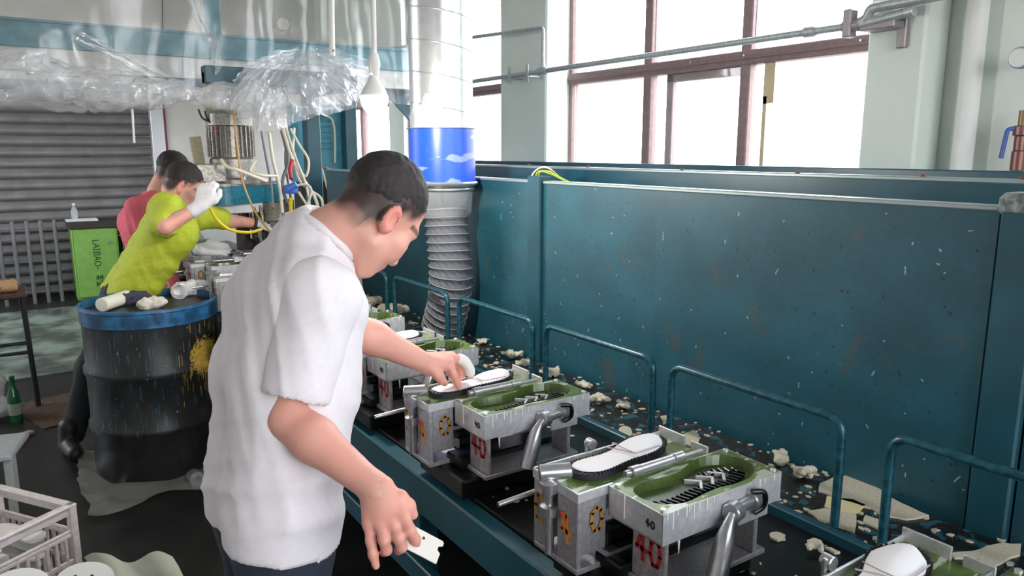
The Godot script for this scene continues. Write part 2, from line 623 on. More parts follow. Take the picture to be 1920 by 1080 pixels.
		part(mb, "window_frame", fm, o)
		mb = MB.new()
		mb.span(a - e * 0.1, b + e * 0.1)
		part(mb, "pane", gm, o)
	# roller door
	var d := Node3D.new()
	d.name = "door_1"
	add_child(d)
	d.position = Vector3(0.28, 0, -9.82)
	d.set_meta("kind", "structure")
	var slat_m := mat("slat", srgb(142, 138, 140), 0.42, 0.35, grime(31, 0.02, 0.85, 1.0, 256, 1.2), 0.8)
	var prof := []
	for k in 9:
		var t := k / 8.0
		prof.append(Vector2(0.012 + 0.034 * pow(sin(PI * pow(t, 0.75)), 0.8), 0.112 * t))
	mb = MB.new()
	var rows := []
	for p in prof: rows.append([Vector3(-1.28, p.y, p.x), Vector3(1.26, p.y, p.x)])
	mb.sheet(rows)
	rows = []
	for k in range(prof.size() - 1, -1, -1): rows.append([Vector3(-1.28, prof[k].y, prof[k].x - 0.006), Vector3(1.26, prof[k].y, prof[k].x - 0.006)])
	mb.sheet(rows)
	var slat := mb.mesh()
	for k in 20: share(slat, "slat", slat_m, d, Transform3D(Basis.IDENTITY, Vector3(0, 0.118 * k, 0)))
	mb = MB.new()
	mb.span(Vector3(1.2, 0, 0.02), Vector3(1.23, 2.35, 0.13), 0.004)
	mb.span(Vector3(1.2, 0, 0.12), Vector3(1.34, 2.35, 0.15), 0.004)
	part(mb, "guide_rail", alu, d)
	mb = MB.new()
	mb.span(Vector3(1.34, 0, 0.118), Vector3(1.365, 2.6, 0.145), 0.004)
	part(mb, "door_edge_trim", mat("edge_trim", srgb(120, 52, 66), 0.5), d)

func build_line() -> void:
	# oven housing behind the conveyor
	var h := thing("oven_housing", "long teal sheet-metal oven housing behind the row of moulds", "oven", Vector3(1.8, 0, -2.4))
	var o := h.position
	var pm := mat("panel", Color(1, 1, 1), 0.4, 0.0, panel_tex(), 1.0, false)
	var mb := MB.new()
	for p in [[-2.44, -0.76], [-3.3, -2.53], [-4.9, -3.34], [-0.66, 1.2]]:
		mb = MB.new()
		var za: float = p[0] - o.z; var zb: float = p[1] - o.z
		mb.span(Vector3(0.003, 0.70, za), Vector3(0.03, 1.475, zb), 0.002)
		_uvquad(mb, za, zb, p[0], p[1])
		part(mb, "panel", pm, h)
	for z in [-2.485, -3.32]:
		mb = MB.new()
		mb.span(Vector3(-0.02, 0.70, z - 0.045 - o.z), Vector3(0.04, 1.50, z + 0.045 - o.z), 0.005)
		part(mb, "post", teal, h)
	mb = MB.new()
	mb.span(Vector3(-0.02, 0.70, -0.75 - o.z), Vector3(0.04, 1.50, -0.665 - o.z), 0.005)
	part(mb, "post", teal, h)
	mb = MB.new()
	mb.span(Vector3(-0.006, 1.47, -2.44 - o.z), Vector3(0.05, 1.482, -0.76 - o.z), 0.003)
	mb.span(Vector3(-0.006, 1.47, -4.9 - o.z), Vector3(0.05, 1.482, -2.53 - o.z), 0.003)
	mb.span(Vector3(-0.006, 1.47, -0.66 - o.z), Vector3(0.05, 1.482, 1.2 - o.z), 0.003)
	part(mb, "top_lip", mat("lip", srgb(150, 165, 165), 0.35, 0.4), h)
	mb = MB.new()
	mb.span(Vector3(0.03, 1.40, -4.9 - o.z), Vector3(0.30, 1.42, 1.2 - o.z))
	mb.span(Vector3(0.30, 0.0, -4.9 - o.z), Vector3(0.325, 1.522, 1.2 - o.z), 0.003)
	part(mb, "inner_wall", teal, h)
	mb = MB.new()
	mb.span(Vector3(0.296, 1.518, -4.9 - o.z), Vector3(0.345, 1.53, 1.2 - o.z), 0.003)
	part(mb, "top_lip", mats["lip"], h)
	mb = MB.new()
	mb.span(Vector3(0.325, 1.46, -4.9 - o.z), Vector3(0.8, 1.48, 1.2 - o.z))
	mb.span(Vector3(0.8, 0.0, -4.9 - o.z), Vector3(0.84, 1.538, 1.2 - o.z), 0.004)
	part(mb, "rear_wall", teal, h)
	mb = MB.new()
	for z in [-3.0, -2.55, -2.0, -1.5, -1.1, -0.85]:
		cyl(mb, Vector3(0.32, 1.53, z - o.z), Vector3(0.32, 1.537, z - o.z), 0.009, 8)
	part(mb, "bolt", mat("rust", srgb(110, 66, 52), 0.7), h)
	mb = MB.new()
	mb.span(Vector3(0.0, 0.0, -4.9 - o.z), Vector3(0.03, 0.70, 1.2 - o.z))
	part(mb, "skirt", teal, h)
	mb = MB.new()   # block at the right end with flaking paint
	mb.span(Vector3(-0.022, 1.46, -0.76 - o.z), Vector3(0.06, 1.512, -0.655 - o.z), 0.012)
	part(mb, "corner_block", mat("flaked", srgb(150, 160, 158), 0.7, 0.0, grime(41, 0.03, 0.6, 1.0, 256, 1.6), 6.0), h)
	# conveyor bench
	var b := thing("conveyor_bench", "black oil-stained conveyor bench with teal edge beam carrying the moulds", "conveyor", Vector3(1.3, 0, -2.4))
	o = b.position
	mb = MB.new()
	mb.span(Vector3(0.92 - o.x, 0.64, -7.6 - o.z), Vector3(1.49 - o.x, 0.725, 1.0 - o.z))
	part(mb, "track_deck", black_oil, b)
	mb = MB.new()
	mb.span(Vector3(1.5 - o.x, 0.66, -7.6 - o.z), Vector3(1.772 - o.x, 0.735, 1.0 - o.z))
	part(mb, "rear_deck", mat("rear_deck", Color(1, 1, 1), 0.35, 0.0, deck_tex(), 2.6), b)
	mb = MB.new()
	mb.span(Vector3(1.475 - o.x, 0.66, -7.6 - o.z), Vector3(1.5 - o.x, 0.75, 1.0 - o.z), 0.003)
	part(mb, "ledge_rail", teal, b)
	mb = MB.new()
	mb.span(Vector3(0.87 - o.x, 0.60, -7.6 - o.z), Vector3(0.92 - o.x, 0.715, 1.0 - o.z), 0.005)
	part(mb, "edge_beam", teal, b)
	mb = MB.new()
	mb.span(Vector3(0.90 - o.x, 0.33, -7.6 - o.z), Vector3(0.93 - o.x, 0.40, 1.0 - o.z), 0.004)
	part(mb, "lower_beam", teal, b)
	for z in [-6.6, -5.0, -3.4, -1.9, -0.5, 0.8]:
		for x in [0.93, 1.7]:
			mb = MB.new()
			mb.span(Vector3(x - o.x, 0, z - 0.03 - o.z), Vector3(x + 0.06 - o.x, 0.66, z + 0.03 - o.z), 0.004)
			part(mb, "leg", teal, b)
	# guard hoops along the ledge
	mb = MB.new()
	mb.tube(bend([Vector3(0, 0, -0.265), Vector3(0, 0.262, -0.265), Vector3(0, 0.262, 0.265), Vector3(0, 0, 0.265)], 0.045, 7), 0.0105, 12)
	var hoop := mb.mesh()
	var tube_m := mat("hoop", srgb(32, 96, 112), 0.3, 0.1, grime(61, 0.05, 0.6, 1.0, 256, 2.0), 3.0)
	var names := ["teal tube guard hoop beyond the mould nearest the frame's lower right corner", "teal tube guard hoop behind the large front mould", "teal tube guard hoop behind the second mould, beside the worker's pointing hand", "teal tube guard hoop standing right of the grey flexible hose", "teal tube guard hoop crossing in front of the grey flexible hose", "teal tube guard hoop just below the white-shirted worker's chin", "teal tube guard hoop partly hidden by the white-shirted worker's chest"]
	var zc := [-0.54, -1.185, -1.79, -2.4, -3.03, -3.65, -4.27]
	for k in zc.size():
		var g := share(hoop, numbered("guard_hoop"), tube_m, self, Transform3D(Basis.IDENTITY, Vector3(1.53, 0.736, zc[k])))
		g.set_meta("label", names[k]); g.set_meta("category", "guard rail"); g.set_meta("group", "teal guard hoops along the conveyor")

func _uvquad(mb: MB, za: float, zb: float, wa: float, wb: float) -> void:
	mb.quad(Vector3(0, 0.70, za), Vector3(0, 0.70, zb), Vector3(0, 1.475, zb), Vector3(0, 1.475, za), Vector2(wa / 1.8, 1.0), Vector2(wb / 1.8, 1.0), Vector2(wb / 1.8, 0.0), Vector2(wa / 1.8, 0.0))

# painted sheet with dried splashes, dark scuffs and patches of rust
func panel_tex() -> ImageTexture:
	var w := 1024; var h := 512
	var im := Image.create(w, h, false, Image.FORMAT_RGB8)
	var a := FastNoiseLite.new(); a.seed = 4; a.frequency = 0.006; a.fractal_octaves = 4
	var b := FastNoiseLite.new(); b.seed = 8; b.frequency = 0.06
	var r := RandomNumberGenerator.new(); r.seed = 5
	var rust := srgb(98, 74, 62)
	for y in h:
		for x in w:
			var n := a.get_noise_2d(x, y); var m := b.get_noise_2d(x, y)
			var c := srgb(30, 80, 94) * (1.0 + 0.16 * n + 0.06 * m)
			var q := a.get_noise_2d(x * 1.7 + 900.0, y * 0.8)
			if q + m * 0.25 > 0.45: c = c.lerp(rust, clampf((q + m * 0.25 - 0.45) * 3.0, 0, 0.4))
			im.set_pixel(x, y, c)
	for k in 260:
		var p := Vector2(r.randf() * w, r.randf() * h)
		var pale := r.randf() < 0.42
		var c := srgb(170, 176, 166) if pale else srgb(20, 26, 30)
		var n := r.randi_range(1, 3) if r.randf() < 0.85 else r.randi_range(3, 6)
		var dx := r.randf_range(-1, 1); var dy := r.randf_range(-1, 1) * 2.0
		for s in n * 2:
			var q := p + Vector2(dx, dy) * s * 0.7
			im.fill_rect(Rect2i(int(q.x), int(q.y), 1 + (1 if n > 1 else 0), 1 + (1 if r.randf() < 0.5 else 0)), c)
	im.generate_mipmaps()
	return ImageTexture.create_from_image(im)

# teal deck mostly covered by black residue
func deck_tex() -> ImageTexture:
	var w := 512
	var im := Image.create(w, w, false, Image.FORMAT_RGB8)
	var a := FastNoiseLite.new(); a.seed = 14; a.frequency = 0.012; a.fractal_octaves = 5
	for y in w:
		for x in w:
			var n := a.get_noise_2d(x, y)
			var c := srgb(17, 18, 19).lerp(srgb(30, 84, 99), clampf((n - 0.17) * 9.0, 0, 1))
			var f := a.get_noise_2d(x * 9.0 + 300.0, y * 9.0)
			if f > 0.5: c = srgb(188, 190, 172)
			im.set_pixel(x, y, c)
	im.generate_mipmaps()
	return ImageTexture.create_from_image(im)

# shoe-sole outline, heel at x = 0, toe at x = length
func sole_outline(length: float, grow := 0.0, count := 44, widen := 1.0) -> PackedVector2Array:
	var up := PackedVector2Array()
	var half := count / 2
	var ctr := [[0.0, 0.0], [0.03, 0.024], [0.1, 0.036], [0.2, 0.039], [0.38, 0.033], [0.5, 0.034], [0.65, 0.043], [0.78, 0.046], [0.9, 0.037], [0.97, 0.021], [1.0, 0.0]]
	var top := PackedVector2Array(); var bot := PackedVector2Array()
	for k in half + 1:
		var t := 0.5 - 0.5 * cos(PI * k / half)
		var w := 0.0
		for s in ctr.size() - 1:
			if t >= ctr[s][0] and t <= ctr[s + 1][0]:
				var u: float = (t - ctr[s][0]) / (ctr[s + 1][0] - ctr[s][0])
				if s == 0: u = sqrt(u)
				elif s == ctr.size() - 2: u = 1.0 - sqrt(1.0 - u)
				w = lerpf(ctr[s][1], ctr[s + 1][1], u)
		var mid := 0.008 * sin(t * TAU * 0.8)
		var x := t * (length + 2 * grow) - grow
		var ww := w * widen + (grow if k > 0 and k < half else 0.0)
		top.append(Vector2(x, mid + ww))
		if k > 0 and k < half: bot.append(Vector2(x, mid - ww))
	up.append_array(top)
	for k in range(bot.size() - 1, -1, -1): up.append(bot[k])
	return up

func green_tex() -> ImageTexture:
	var w := 256
	var im := Image.create(w, w, false, Image.FORMAT_RGB8)
	var a := FastNoiseLite.new(); a.seed = 33; a.frequency = 0.02; a.fractal_octaves = 4
	for y in w:
		for x in w:
			var n := a.get_noise_2d(x * 0.35, y * 1.6)
			var m := a.get_noise_2d(x * 0.8 + 500.0, y * 0.8)
			var c := srgb(88, 112, 52) * (1.0 + 0.25 * m)
			if n > 0.22: c = c.lerp(srgb(205, 210, 200), clampf((n - 0.22) * 9.0, 0, 0.85))
			im.set_pixel(x, y, c)
	im.generate_mipmaps()
	return ImageTexture.create_from_image(im)

# ring of faces between a rectangle and a closed outline lying inside it, at height y
func rim_face(mb: MB, x0: float, x1: float, z0: float, z1: float, y: float, outline: PackedVector2Array, ctr: Vector2) -> void:
	var angs := []
	for k in 64: angs.append(TAU * k / 64.0)
	for c in [Vector2(x0, z0), Vector2(x1, z0), Vector2(x0, z1), Vector2(x1, z1)]: angs.append(fposmod((c - ctr).angle(), TAU))
	angs.sort()
	var inn := []; var out := []
	for a in angs:
		var d := Vector2.from_angle(a)
		var best := 0.0
		for k in outline.size():
			var hit = Geometry2D.segment_intersects_segment(ctr, ctr + d * 2.0, outline[k], outline[(k + 1) % outline.size()])
			if hit != null: best = maxf(best, ctr.distance_to(hit))
		var t := 1e9
		if absf(d.x) > 1e-6: t = minf(t, ((x1 if d.x > 0 else x0) - ctr.x) / d.x)
		if absf(d.y) > 1e-6: t = minf(t, ((z1 if d.y > 0 else z0) - ctr.y) / d.y)
		inn.append(ctr + d * best); out.append(ctr + d * t)
	for k in angs.size():
		var j := (k + 1) % angs.size()
		var q := [out[k], inn[k], inn[j], out[j]]
		var v3 := []
		for p in q: v3.append(Vector3(p.x, y, p.y))
		mb.quad(v3[3], v3[2], v3[1], v3[0], q[3], q[2], q[1], q[0])

func make_mould() -> Node3D:
	var t := Node3D.new()
	var green := mat("green", Color(1, 1, 1), 0.3, 0.15, green_tex(), 4.0)
	var pewter := mat("pewter", srgb(186, 184, 187), 0.4, 0.55, grime(71, 0.03, 0.86, 1.0, 256, 1.3), 9.0)
	var mb := MB.new()
	mb.span(Vector3(0.03, -0.06, -0.12), Vector3(0.38, -0.008, 0.12), 0.006)
	mb.span(Vector3(0.06, -0.008, -0.02), Vector3(0.36, 0.02, 0.06), 0.004)
	part(mb, "carriage", black_oil, t)
	mb = MB.new()
	mb.span(Vector3(0.0, -0.008, -0.146), Vector3(0.36, 0.004, 0.0), 0.002)
	mb.span(Vector3(0.08, -0.008, 0.0), Vector3(0.38, 0.004, 0.15), 0.002)
	part(mb, "base_plate", pewter, t)
	for z in [[-0.146, -0.088], [-0.066, 0.0]]:
		mb = MB.new()
		mb.span(Vector3(0, 0.004, z[0]), Vector3(0.012, 0.15, z[1]), 0.002)
		mb.span(Vector3(0.012, 0.03, z[0] + 0.004), Vector3(0.075, 0.15, z[1] - 0.002), 0.002)
		part(mb, "end_post", pewter, t)
	mb = MB.new()
	mb.span(Vector3(0.30, 0.004, -0.14), Vector3(0.35, 0.15, -0.01), 0.003)
	part(mb, "end_post", pewter, t)
	mb = MB.new()   # dark clamp block in the space under the tray
	mb.span(Vector3(0.11, 0.004, -0.1), Vector3(0.24, 0.05, -0.03), 0.004)
	cyl(mb, Vector3(0.09, 0.06, -0.02), Vector3(0.26, 0.06, -0.02), 0.014, 10)
	part(mb, "clamp_block", black_oil, t)
	mb = MB.new()
	mb.span(Vector3(0.0, 0.145, -0.146), Vector3(0.365, 0.158, 0.0), 0.001)
	part(mb, "tray", green, t)
	mb = MB.new()
	mb.span(Vector3(0.0, 0.146, -0.148), Vector3(0.365, 0.168, -0.143), 0.001)
	part(mb, "tray_wall", alu, t)
	mb = MB.new()
	mb.span(Vector3(-0.002, 0.146, -0.148), Vector3(0.003, 0.166, -0.096), 0.001)
	mb.span(Vector3(-0.002, 0.146, -0.066), Vector3(0.003, 0.166, 0.002), 0.001)
	part(mb, "tray_wall", alu, t)
	mb = MB.new()
	mb.span(Vector3(0.361, 0.13, -0.148), Vector3(0.366, 0.182, -0.066), 0.001)
	mb.span(Vector3(0.361, 0.14, -0.048), Vector3(0.366, 0.178, 0.0), 0.001)
	part(mb, "tray_wall", alu, t)
	mb = MB.new()
	mb.span(Vector3(0.0, 0.146, -0.004), Vector3(0.09, 0.166, 0.001), 0.001)
	part(mb, "tray_wall", alu, t)
	# hinged half with the sole-shaped cavity
	var x0 := 0.075; var x1 := 0.415; var z0 := 0.004; var z1 := 0.152; var yt := 0.165; var yb := 0.103
	var ol := PackedVector2Array()
	for p in sole_outline(0.31, 0.0, 44, 1.42): ol.append(Vector2(p.x + 0.09, p.y * 1.0 + 0.077))
	mb = MB.new()
	rim_face(mb, x0, x1, z0, z1, yt, ol, Vector2(0.25, 0.08))
	part(mb, "cavity_rim", green, t)
	mb = MB.new()
	mb.span(Vector3(x0, yb, z0), Vector3(x0 + 0.003, yt, z1))
	mb.span(Vector3(x1 - 0.003, yb, z0), Vector3(x1, yt, z1))
	mb.span(Vector3(x0, yb, z0), Vector3(x1, yt, z0 + 0.003))
	mb.span(Vector3(x0, yb, z1 - 0.003), Vector3(x1, yt, z1))
	mb.span(Vector3(x0, yb, z0), Vector3(x1, yb + 0.004, z1))
	for e in [Vector3(x0 + 0.012, 0, z0 + 0.012), Vector3(x1 - 0.012, 0, z0 + 0.012), Vector3(x0 + 0.012, 0, z1 - 0.012), Vector3(x1 - 0.012, 0, z1 - 0.012)]:
		cyl(mb, e + Vector3(0, yt - 0.001, 0), e + Vector3(0, yt + 0.005, 0), 0.006, 8)
	part(mb, "lid_block", alu, t)
	mb = MB.new()
	var cf := yt - 0.02
	var inn := PackedVector2Array()
	for p in sole_outline(0.294, 0.0, 44, 1.28): inn.append(Vector2(p.x + 0.098, p.y + 0.077))
	for k in ol.size():
		var j := (k + 1) % ol.size()
		mb.quad(Vector3(ol[k].x, yt, ol[k].y), Vector3(ol[j].x, yt, ol[j].y), Vector3(inn[j].x, cf, inn[j].y), Vector3(inn[k].x, cf, inn[k].y))
	mb.prism(inn, 0.001, Transform3D(Basis.IDENTITY, Vector3(0, cf - 0.001, 0)))
	part(mb, "cavity", mat("green_plain", srgb(76, 98, 44), 0.28, 0.1, grime(72, 0.04, 0.7, 1.0), 8.0), t)
	mb = MB.new()   # tread teeth and chevrons cut in the cavity
	for k in 19:
		var x := 0.125 + k * 0.0135
		var e := -1.0
		for i in inn.size():
			var a := inn[i]; var b := inn[(i + 1) % inn.size()]
			if (a.x - x) * (b.x - x) <= 0.0 and absf(a.x - b.x) > 1e-5: e = maxf(e, lerpf(a.y, b.y, (x - a.x) / (b.x - a.x)))
		mb.box(Vector3(x, cf + 0.004, e - 0.03), Vector3(0.006, 0.008, 0.028), 0.001, Basis(Vector3.UP, 0.3))
		if k > 11: mb.box(Vector3(x, cf + 0.004, 2.0 * 0.076 - e + 0.03), Vector3(0.006, 0.008, 0.022), 0.001, Basis(Vector3.UP, -0.3))
	part(mb, "tread_teeth", black_oil, t).set_meta("kind", "stuff")
	for k in 3:
		mb = MB.new()
		mb.box(Vector3(0.25 + k * 0.034, cf + 0.0045, 0.062), Vector3(0.006, 0.009, 0.036), 0.001, Basis(Vector3.UP, 0.8))
		mb.box(Vector3(0.25 + k * 0.034, cf + 0.0045, 0.084), Vector3(0.006, 0.009, 0.036), 0.001, Basis(Vector3.UP, -0.8))
		part(mb, "tread_chevron", alu, t)
	mb = MB.new()   # runs and drips of dried compound down the block
	for d in [[0.085, 0.012], [0.10, 0.034], [0.112, 0.01], [0.135, 0.02], [0.142, 0.012], [0.155, 0.03], [0.17, 0.014], [0.19, 0.022], [0.21, 0.012], [0.345, 0.016], [0.36, 0.01], [0.39, 0.014]]: mb.box(Vector3(d[0], yt - d[1] * 0.5, z1 + 0.001), Vector3(0.003, d[1], 0.002), 0.0009)
	mb.tube([Vector3(0.122, yb, 0.148), Vector3(0.123, yb - 0.03, 0.148)], [0.003, 0.001], 6)
	mb.box(Vector3(x0 - 0.001, 0.14, 0.05), Vector3(0.002, 0.05, 0.003), 0.0009)
	part(mb, "drips", mat("drip_white", srgb(232, 228, 220), 0.4), t).set_meta("kind", "stuff")
	mb = MB.new()
	cyl(mb, Vector3(0.12, 0.176, 0.0), Vector3(0.135, 0.176, 0.0), 0.007)
	cyl(mb, Vector3(0.135, 0.176, 0.0), Vector3(0.16, 0.176, 0.0), 0.012)
	cyl(mb, Vector3(0.16, 0.176, 0.0), Vector3(0.255, 0.176, 0.0), 0.0105, 16)
	cyl(mb, Vector3(0.255, 0.176, 0.0), Vector3(0.285, 0.176, 0.0), 0.012)
	cyl(mb, Vector3(0.285, 0.174, 0.0), Vector3(0.345, 0.174, 0.0), 0.005)
	part(mb, "hinge_rod", steel, t)
	# swing bolt at the end
	var sb := MB.new()
	sb.lathe([Vector2(0, 0.0), Vector2(0.008, 0.0), Vector2(0.008, 0.082), Vector2(0.017, 0.084), Vector2(0.018, 0.104), Vector2(0.008, 0.106), Vector2(0.008, 0.132), Vector2(0.018, 0.134), Vector2(0.019, 0.154), Vector2(0.014, 0.158), Vector2(0.007, 0.162), Vector2(0.006, 0.172), Vector2(0, 0.172)], 18, Transform3D(Basis.IDENTITY, Vector3(-0.012, 0.01, -0.077)))
	var bolt := part(sb, "swing_bolt", steel, t)
	sb = MB.new()
	cyl(sb, Vector3(-0.026, 0.182, -0.092), Vector3(0.032, 0.184, -0.062), 0.0165, 18)
	part(sb, "nut", steel, bolt)
	sb = MB.new()
	sb.tube([Vector3(0.0, 0.11, -0.05), Vector3(0.0, 0.10, -0.048)], 0.006, 8)
	part(sb, "red_pin", mat("red_pin", srgb(176, 44, 52), 0.4), bolt)
	mb = MB.new()   # lever rod out over the bench edge
	mb.tube([Vector3(0.02, 0.11, -0.152), Vector3(-0.085, 0.105, -0.152)], 0.0055, 10)
	part(mb, "lever_rod", steel, t)
	mb = MB.new()
	cyl(mb, Vector3(0.16, 0.18, -0.165), Vector3(0.16, 0.18, -0.145), 0.012)
	mb.span(Vector3(0.145, 0.14, -0.158), Vector3(0.152, 0.19, -0.15), 0.002)
	part(mb, "latch", steel, t)
	# crank on the front of the hinged half
	mb = MB.new()
	cyl(mb, Vector3(0.235, 0.13, 0.172), Vector3(0.262, 0.13, 0.166), 0.02, 20)
	cyl(mb, Vector3(0.262, 0.13, 0.166), Vector3(0.315, 0.132, 0.158), 0.012, 14)
	cyl(mb, Vector3(0.305, 0.132, 0.16), Vector3(0.325, 0.133, 0.156), 0.02, 14)
	var col := part(mb, "crank_collar", steel, t)
	mb = MB.new()
	mb.tube(curve([Vector3(0.238, 0.13, 0.174), Vector3(0.216, 0.11, 0.182), Vector3(0.2, 0.08, 0.188), Vector3(0.175, 0.02, 0.195)], 4), [0.008, 0.0085, 0.0095, 0.011, 0.013, 0.015, 0.017, 0.0185, 0.0195, 0.02, 0.02, 0.02, 0.0195], 14)
	part(mb, "crank_handle", steel, col)
	mb = MB.new()
	mb.tube(curve([Vector3(0.305, 0.155, 0.165), Vector3(0.33, 0.15, 0.175), Vector3(0.335, 0.12, 0.172), Vector3(0.315, 0.108, 0.165)], 4), 0.006, 8)
	part(mb, "rubber_sleeve", black_oil, col)
	# legs under the hinged half
	mb = MB.new()
	mb.span(Vector3(0.088, 0.004, 0.06), Vector3(0.098, 0.103, 0.148), 0.002)
	part(mb, "leg_plate", mat("leg_plate", srgb(190, 180, 182), 0.5, 0.4, grime(73, 0.03, 0.75, 1.0), 5.0), t)
	mb = MB.new()
	mb.span(Vector3(0.34, 0.004, 0.08), Vector3(0.352, 0.103, 0.15), 0.002)
	part(mb, "leg_plate", pewter, t)
	mb = MB.new()
	mb.span(Vector3(0.28, 0.085, 0.153), Vector3(0.37, 0.115, 0.158), 0.002)
	part(mb, "lug_plate", alu, t)
	return t

# strokes of hand-painted numerals on a unit cell (x right, y up)
func glyph(ch: String) -> Array:
	if ch == "4": return [[Vector2(0.62, 0.0), Vector2(0.55, 0.45), Vector2(0.55, 1.0)], [Vector2(0.45, 0.98), Vector2(0.1, 0.42), Vector2(0.9, 0.38)]]
	if ch == "0": return [[Vector2(0.5, 1.0), Vector2(0.18, 0.8), Vector2(0.12, 0.4), Vector2(0.35, 0.03), Vector2(0.7, 0.05), Vector2(0.88, 0.45), Vector2(0.78, 0.85), Vector2(0.5, 1.0)]]
	if ch == "9": return [[Vector2(0.85, 0.9), Vector2(0.5, 1.0), Vector2(0.2, 0.75), Vector2(0.4, 0.52), Vector2(0.8, 0.7), Vector2(0.85, 0.95), Vector2(0.75, 0.4), Vector2(0.6, 0.0)]]
	if ch == "c": return [[Vector2(0.8, 0.95), Vector2(0.35, 0.95), Vector2(0.12, 0.55), Vector2(0.25, 0.12), Vector2(0.8, 0.02)]]
	return []

func paint_number(t: Node3D, txt: String, at: Vector3, right: Vector3, w: float, h: float, bw: float, m: Material) -> void:
	var mb := MB.new()
	var xf := Transform3D(Basis(right, Vector3.UP, right.cross(Vector3.UP)), at)
	for i in txt.length():
		for s in glyph(txt[i]):
			var q := []
			for p in s: q.append(Vector2((p.x + i * 1.05) * w, p.y * h))
			mb.stroke(q, bw, xf)
	part(mb, "painted_number", m, t)

func build_moulds() -> void:
	var orange := mat("orange_paint", srgb(226, 132, 34), 0.55)
	var red := mat("red_paint", srgb(168, 34, 40), 0.55)
	var ink := mat("ink", srgb(30, 30, 34), 0.6)
	var amber := mat("amber_paint", srgb(170, 124, 52), 0.6)
	var proto := make_mould()
	var zs := [-1.04, -1.655, -0.46, -2.235, -2.8, -3.4, -4.0, -4.6, -5.2, -5.8, -6.4, -7.0]
	var names := ["large open aluminium sole mould in front, orange 4 on its end post", "open aluminium sole mould the worker's finger points into", "aluminium sole mould cut off by the bottom edge at the lower right", "open sole mould behind the worker's outstretched forearm, red 9 on its post", "open sole mould between the worker's white sleeve and the grey hose", "sole mould hidden mostly behind the white-shirted worker's chest", "sole mould just behind the white-shirted worker's back", "aluminium mould right of the drum rim, nearest the drum", "aluminium mould beyond the drum's right rim, second from the drum", "aluminium mould under the white-gloved hand at the pouring machine", "aluminium mould behind the white-gloved hand", "farthest aluminium mould, behind the yellow-shirted worker's arm"]
	for k in zs.size():
		var m: Node3D = proto if k == 0 else proto.duplicate()
		m.name = numbered("sole_mould")
		add_child(m)
		m.position = Vector3(0.855, 0.785, zs[k])
		m.set_meta("label", names[k]); m.set_meta("category", "mould"); m.set_meta("group", "sole moulds on the conveyor")
	var all := []
	for k in zs.size(): all.append(get_node("sole_mould" if k == 0 else "sole_mould_%03d" % k))
	for k in zs.size():
		var m: Node3D = all[k]
		var col := red if k == 3 or k > 4 else orange
		if k < 8:
			paint_number(m, "9" if k == 3 else "4", Vector3(-0.0006, 0.05, -0.052), Vector3(0, 0, 1), 0.034, 0.058, 0.009, col)
			paint_number(m, "c", Vector3(-0.0006, 0.055, -0.142), Vector3(0, 0, 1), 0.034, 0.062, 0.01, col if k == 3 else amber)
			paint_number(m, "0", Vector3(0.03, 0.075, 0.0), Vector3(1, 0, 0), 0.036, 0.05, 0.008, amber)
			paint_number(m, "40", Vector3(0.0874, 0.045, 0.07), Vector3(0, 0, 1), 0.034, 0.054, 0.009, red)
			paint_number(m, "40", Vector3(0.0744, 0.128, 0.108), Vector3(0, 0, 1), 0.012, 0.014, 0.0028, ink)
	# soles lying in the trays
	var sp := Node3D.new()
	var ol := sole_outline(0.285)
	var mb := MB.new()
	mb.prism(ol, 0.014)
	for k in ol.size():
		var a := ol[k]; var b := ol[(k + 1) % ol.size()]
		var d := (b - a)
		var steps := maxi(1, int(d.length() / 0.007))
		for s in steps:
			var p := a.lerp(b, (s + 0.5) / steps)
			mb.box(Vector3(p.x, 0.014, p.y), Vector3(0.0032, 0.008, 0.005), 0.0006, Basis(Vector3.UP, -d.angle()))
	part(mb, "outsole", mat("rubber", srgb(38, 38, 44), 0.55), sp)
	mb = MB.new()
	var inn := PackedVector2Array()
	for p in sole_outline(0.272, -0.0035): inn.append(p + Vector2(0.0065, 0))
	# gently domed white footbed, higher under the arch and toe
	var nlev := 6
	var rows := []
	for j in nlev + 1:
		var f := 1.0 - float(j) / nlev
		var row := []
		for k in inn.size() + 1:
			var p := inn[k % inn.size()]
			var c := Vector2(p.x, 0.008 * sin(p.x / 0.285 * TAU * 0.8))
			var q := c.lerp(p, f)
			if j == nlev: q = c
			var hh := 0.016 + (1.0 - f * f) * (0.004 + 0.012 * smoothstep(0.13, 0.2, p.x) * (1.0 - smoothstep(0.25, 0.285, p.x)))
			row.append(Vector3(q.x, hh, q.y))
		rows.append(row)
	mb.sheet(rows)
	var fb := part(mb, "footbed", mat("footbed", srgb(238, 236, 238), 0.6), sp)
	mb = MB.new()
	mb.tube([Vector3(0.128, 0.0245, -0.03), Vector3(0.14, 0.0255, 0.0), Vector3(0.155, 0.024, 0.034)], 0.0014, 6)
	mb.tube([Vector3(0.155, 0.026, -0.032), Vector3(0.15, 0.027, 0.0), Vector3(0.155, 0.024, 0.034)], 0.0012, 6)
	mb.tube([Vector3(0.155, 0.024, 0.034), Vector3(0.19, 0.024, 0.036), Vector3(0.235, 0.022, 0.034)], 0.0012, 6)
	part(mb, "seam", mat("seam", srgb(176, 160, 160), 0.6), fb)
	var lab := ["white-topped shoe sole with black toothed edge in the large front mould", "white-topped shoe sole under the worker's pointing finger", "shoe sole in the cut-off mould at the lower right corner", "white-topped shoe sole in the mould behind the worker's forearm"]
	for k in 4:
		var s: Node3D = sp if k == 0 else sp.duplicate()
		s.name = numbered("shoe_sole")
		add_child(s)
		s.position = Vector3(0.855 + 0.045, 0.785 + 0.158, zs[k] - 0.078)
		s.rotation.y = deg_to_rad(4.0)
		s.set_meta("label", lab[k]); s.set_meta("category", "shoe sole"); s.set_meta("group", "soles lying in open moulds")

